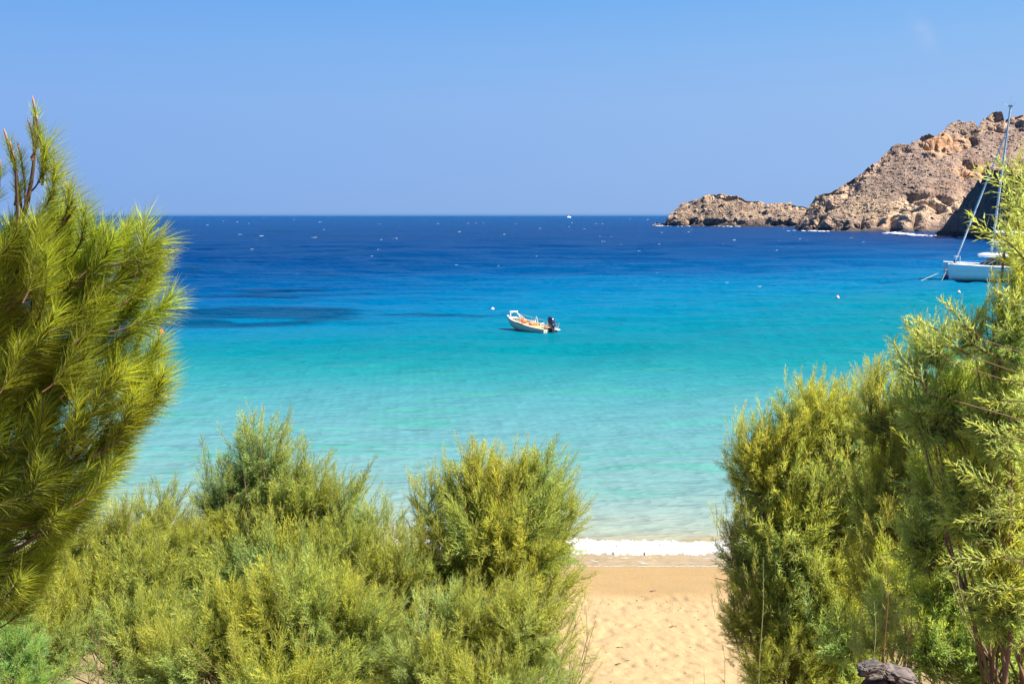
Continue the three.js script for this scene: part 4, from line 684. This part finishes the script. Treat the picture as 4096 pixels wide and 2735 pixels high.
stalk(728, 640, 690, 9.5, -5, STRAW, 'bent dry stalk at the foot of the right-hand bush', 6);
stalk(735, 668, 690, 9.5, 3, STRAW, 'short dry stalk rightmost of those along the path', 6);
{
  const DRIFT = std([0.10, 0.065, 0.045], 0.95);
  const stick = (px, py, len, turn, label, fork) => { let d = 20; for (let k = 0; k < 30; k++) { const p = at(px, py, d); d += (p.y - groundY(p.x, d)) / 0.6; } const p = at(px, py, d); p.y = groundY(p.x, d) + footprints(p.x, d) + 0.012; const s = base('driftwood', p, turn), r = 0.009; len *= 0.62; part('stick', tube([V(-len / 2, 0, 0), V(-len * 0.1, 0.02, 0.02), V(len * 0.2, 0.012, -0.02), V(len / 2, 0.01, 0.01)], [r, r * 1.2, r, r * 0.4], 6, 10), DRIFT, s); if (fork) part('twig', tube([V(-len * 0.1, 0.02, 0), V(-len * 0.22, 0.09, 0.03), V(-len * 0.3, 0.12, 0.05)], [r * 0.8, r * 0.6, r * 0.3], 5, 6), DRIFT, s); tag(s, label, 'driftwood', 'sticks lying on the sand'); };
  stick(673, 626.5, 0.30, 0.2, 'forked dark stick lying in the middle of the dry sand', true);
  stick(618, 664, 0.2, 0.15, 'straight dark stick on the sand near the left-hand bushes', false);
  stick(653, 591, 0.28, 0.05, 'dark stick lying where the wet sand ends', false);
  stick(619.5, 646.5, 0.24, -0.1, 'thin pale-brown stick on the sand left of the path', false);
  const R = rng(31337), list = [], col = [];
  for (let i = 0; i < 520; i++) { const d = 15.5 + 8 * R(), x = -0.2 + 6 * R() * (d / 22); if (R() > 0.4 + 0.6 * smooth(N3(x * 0.8, d * 0.8, 6), -0.2, 0.3)) continue; const s = 0.005 + 0.014 * R() ** 3; list.push([V(x, groundY(x, d) + footprints(x, d) + s * 0.3, -d), V(s * (1 + 1.6 * R()), s * 0.7, s), new THREE.Euler(0, R() * 6.3, 0)]); const b = R() < 0.12 ? 5 : 0.6 + 0.9 * R(); col.push(new THREE.Color().setRGB(b, b, b)); }
  for (let i = 0; i < 500; i++) { const d = 21.6 + 1.9 * R(), x = -0.6 + 6.4 * R(), w = 22.7 - 0.5 * N3(x * 0.5, 1.4, d * 0.3); if (Math.abs(d - w - 0.1) > 0.5 * R() + 0.12) continue; const s = 0.005 + 0.012 * R() ** 2; list.push([V(x, groundY(x, d) + footprints(x, d) + s * 0.3, -d), V(s * (1 + 1.6 * R()), s * 0.7, s), new THREE.Euler(0, R() * 6.3, 0)]); col.push(new THREE.Color().setRGB(1.1, 0.9, 0.7)); }
  tag(scatter(null, 'beach_litter', boulderGeos[0], std([0.11, 0.075, 0.05], 0.95), list, col), 'tiny dark bits of wrack and pebbles strewn over the sandy path', 'litter');
}

scene.traverse((o) => { if (o.isMesh) { o.castShadow = true; o.receiveShadow = true; } });
renderer.render(scene, camera);
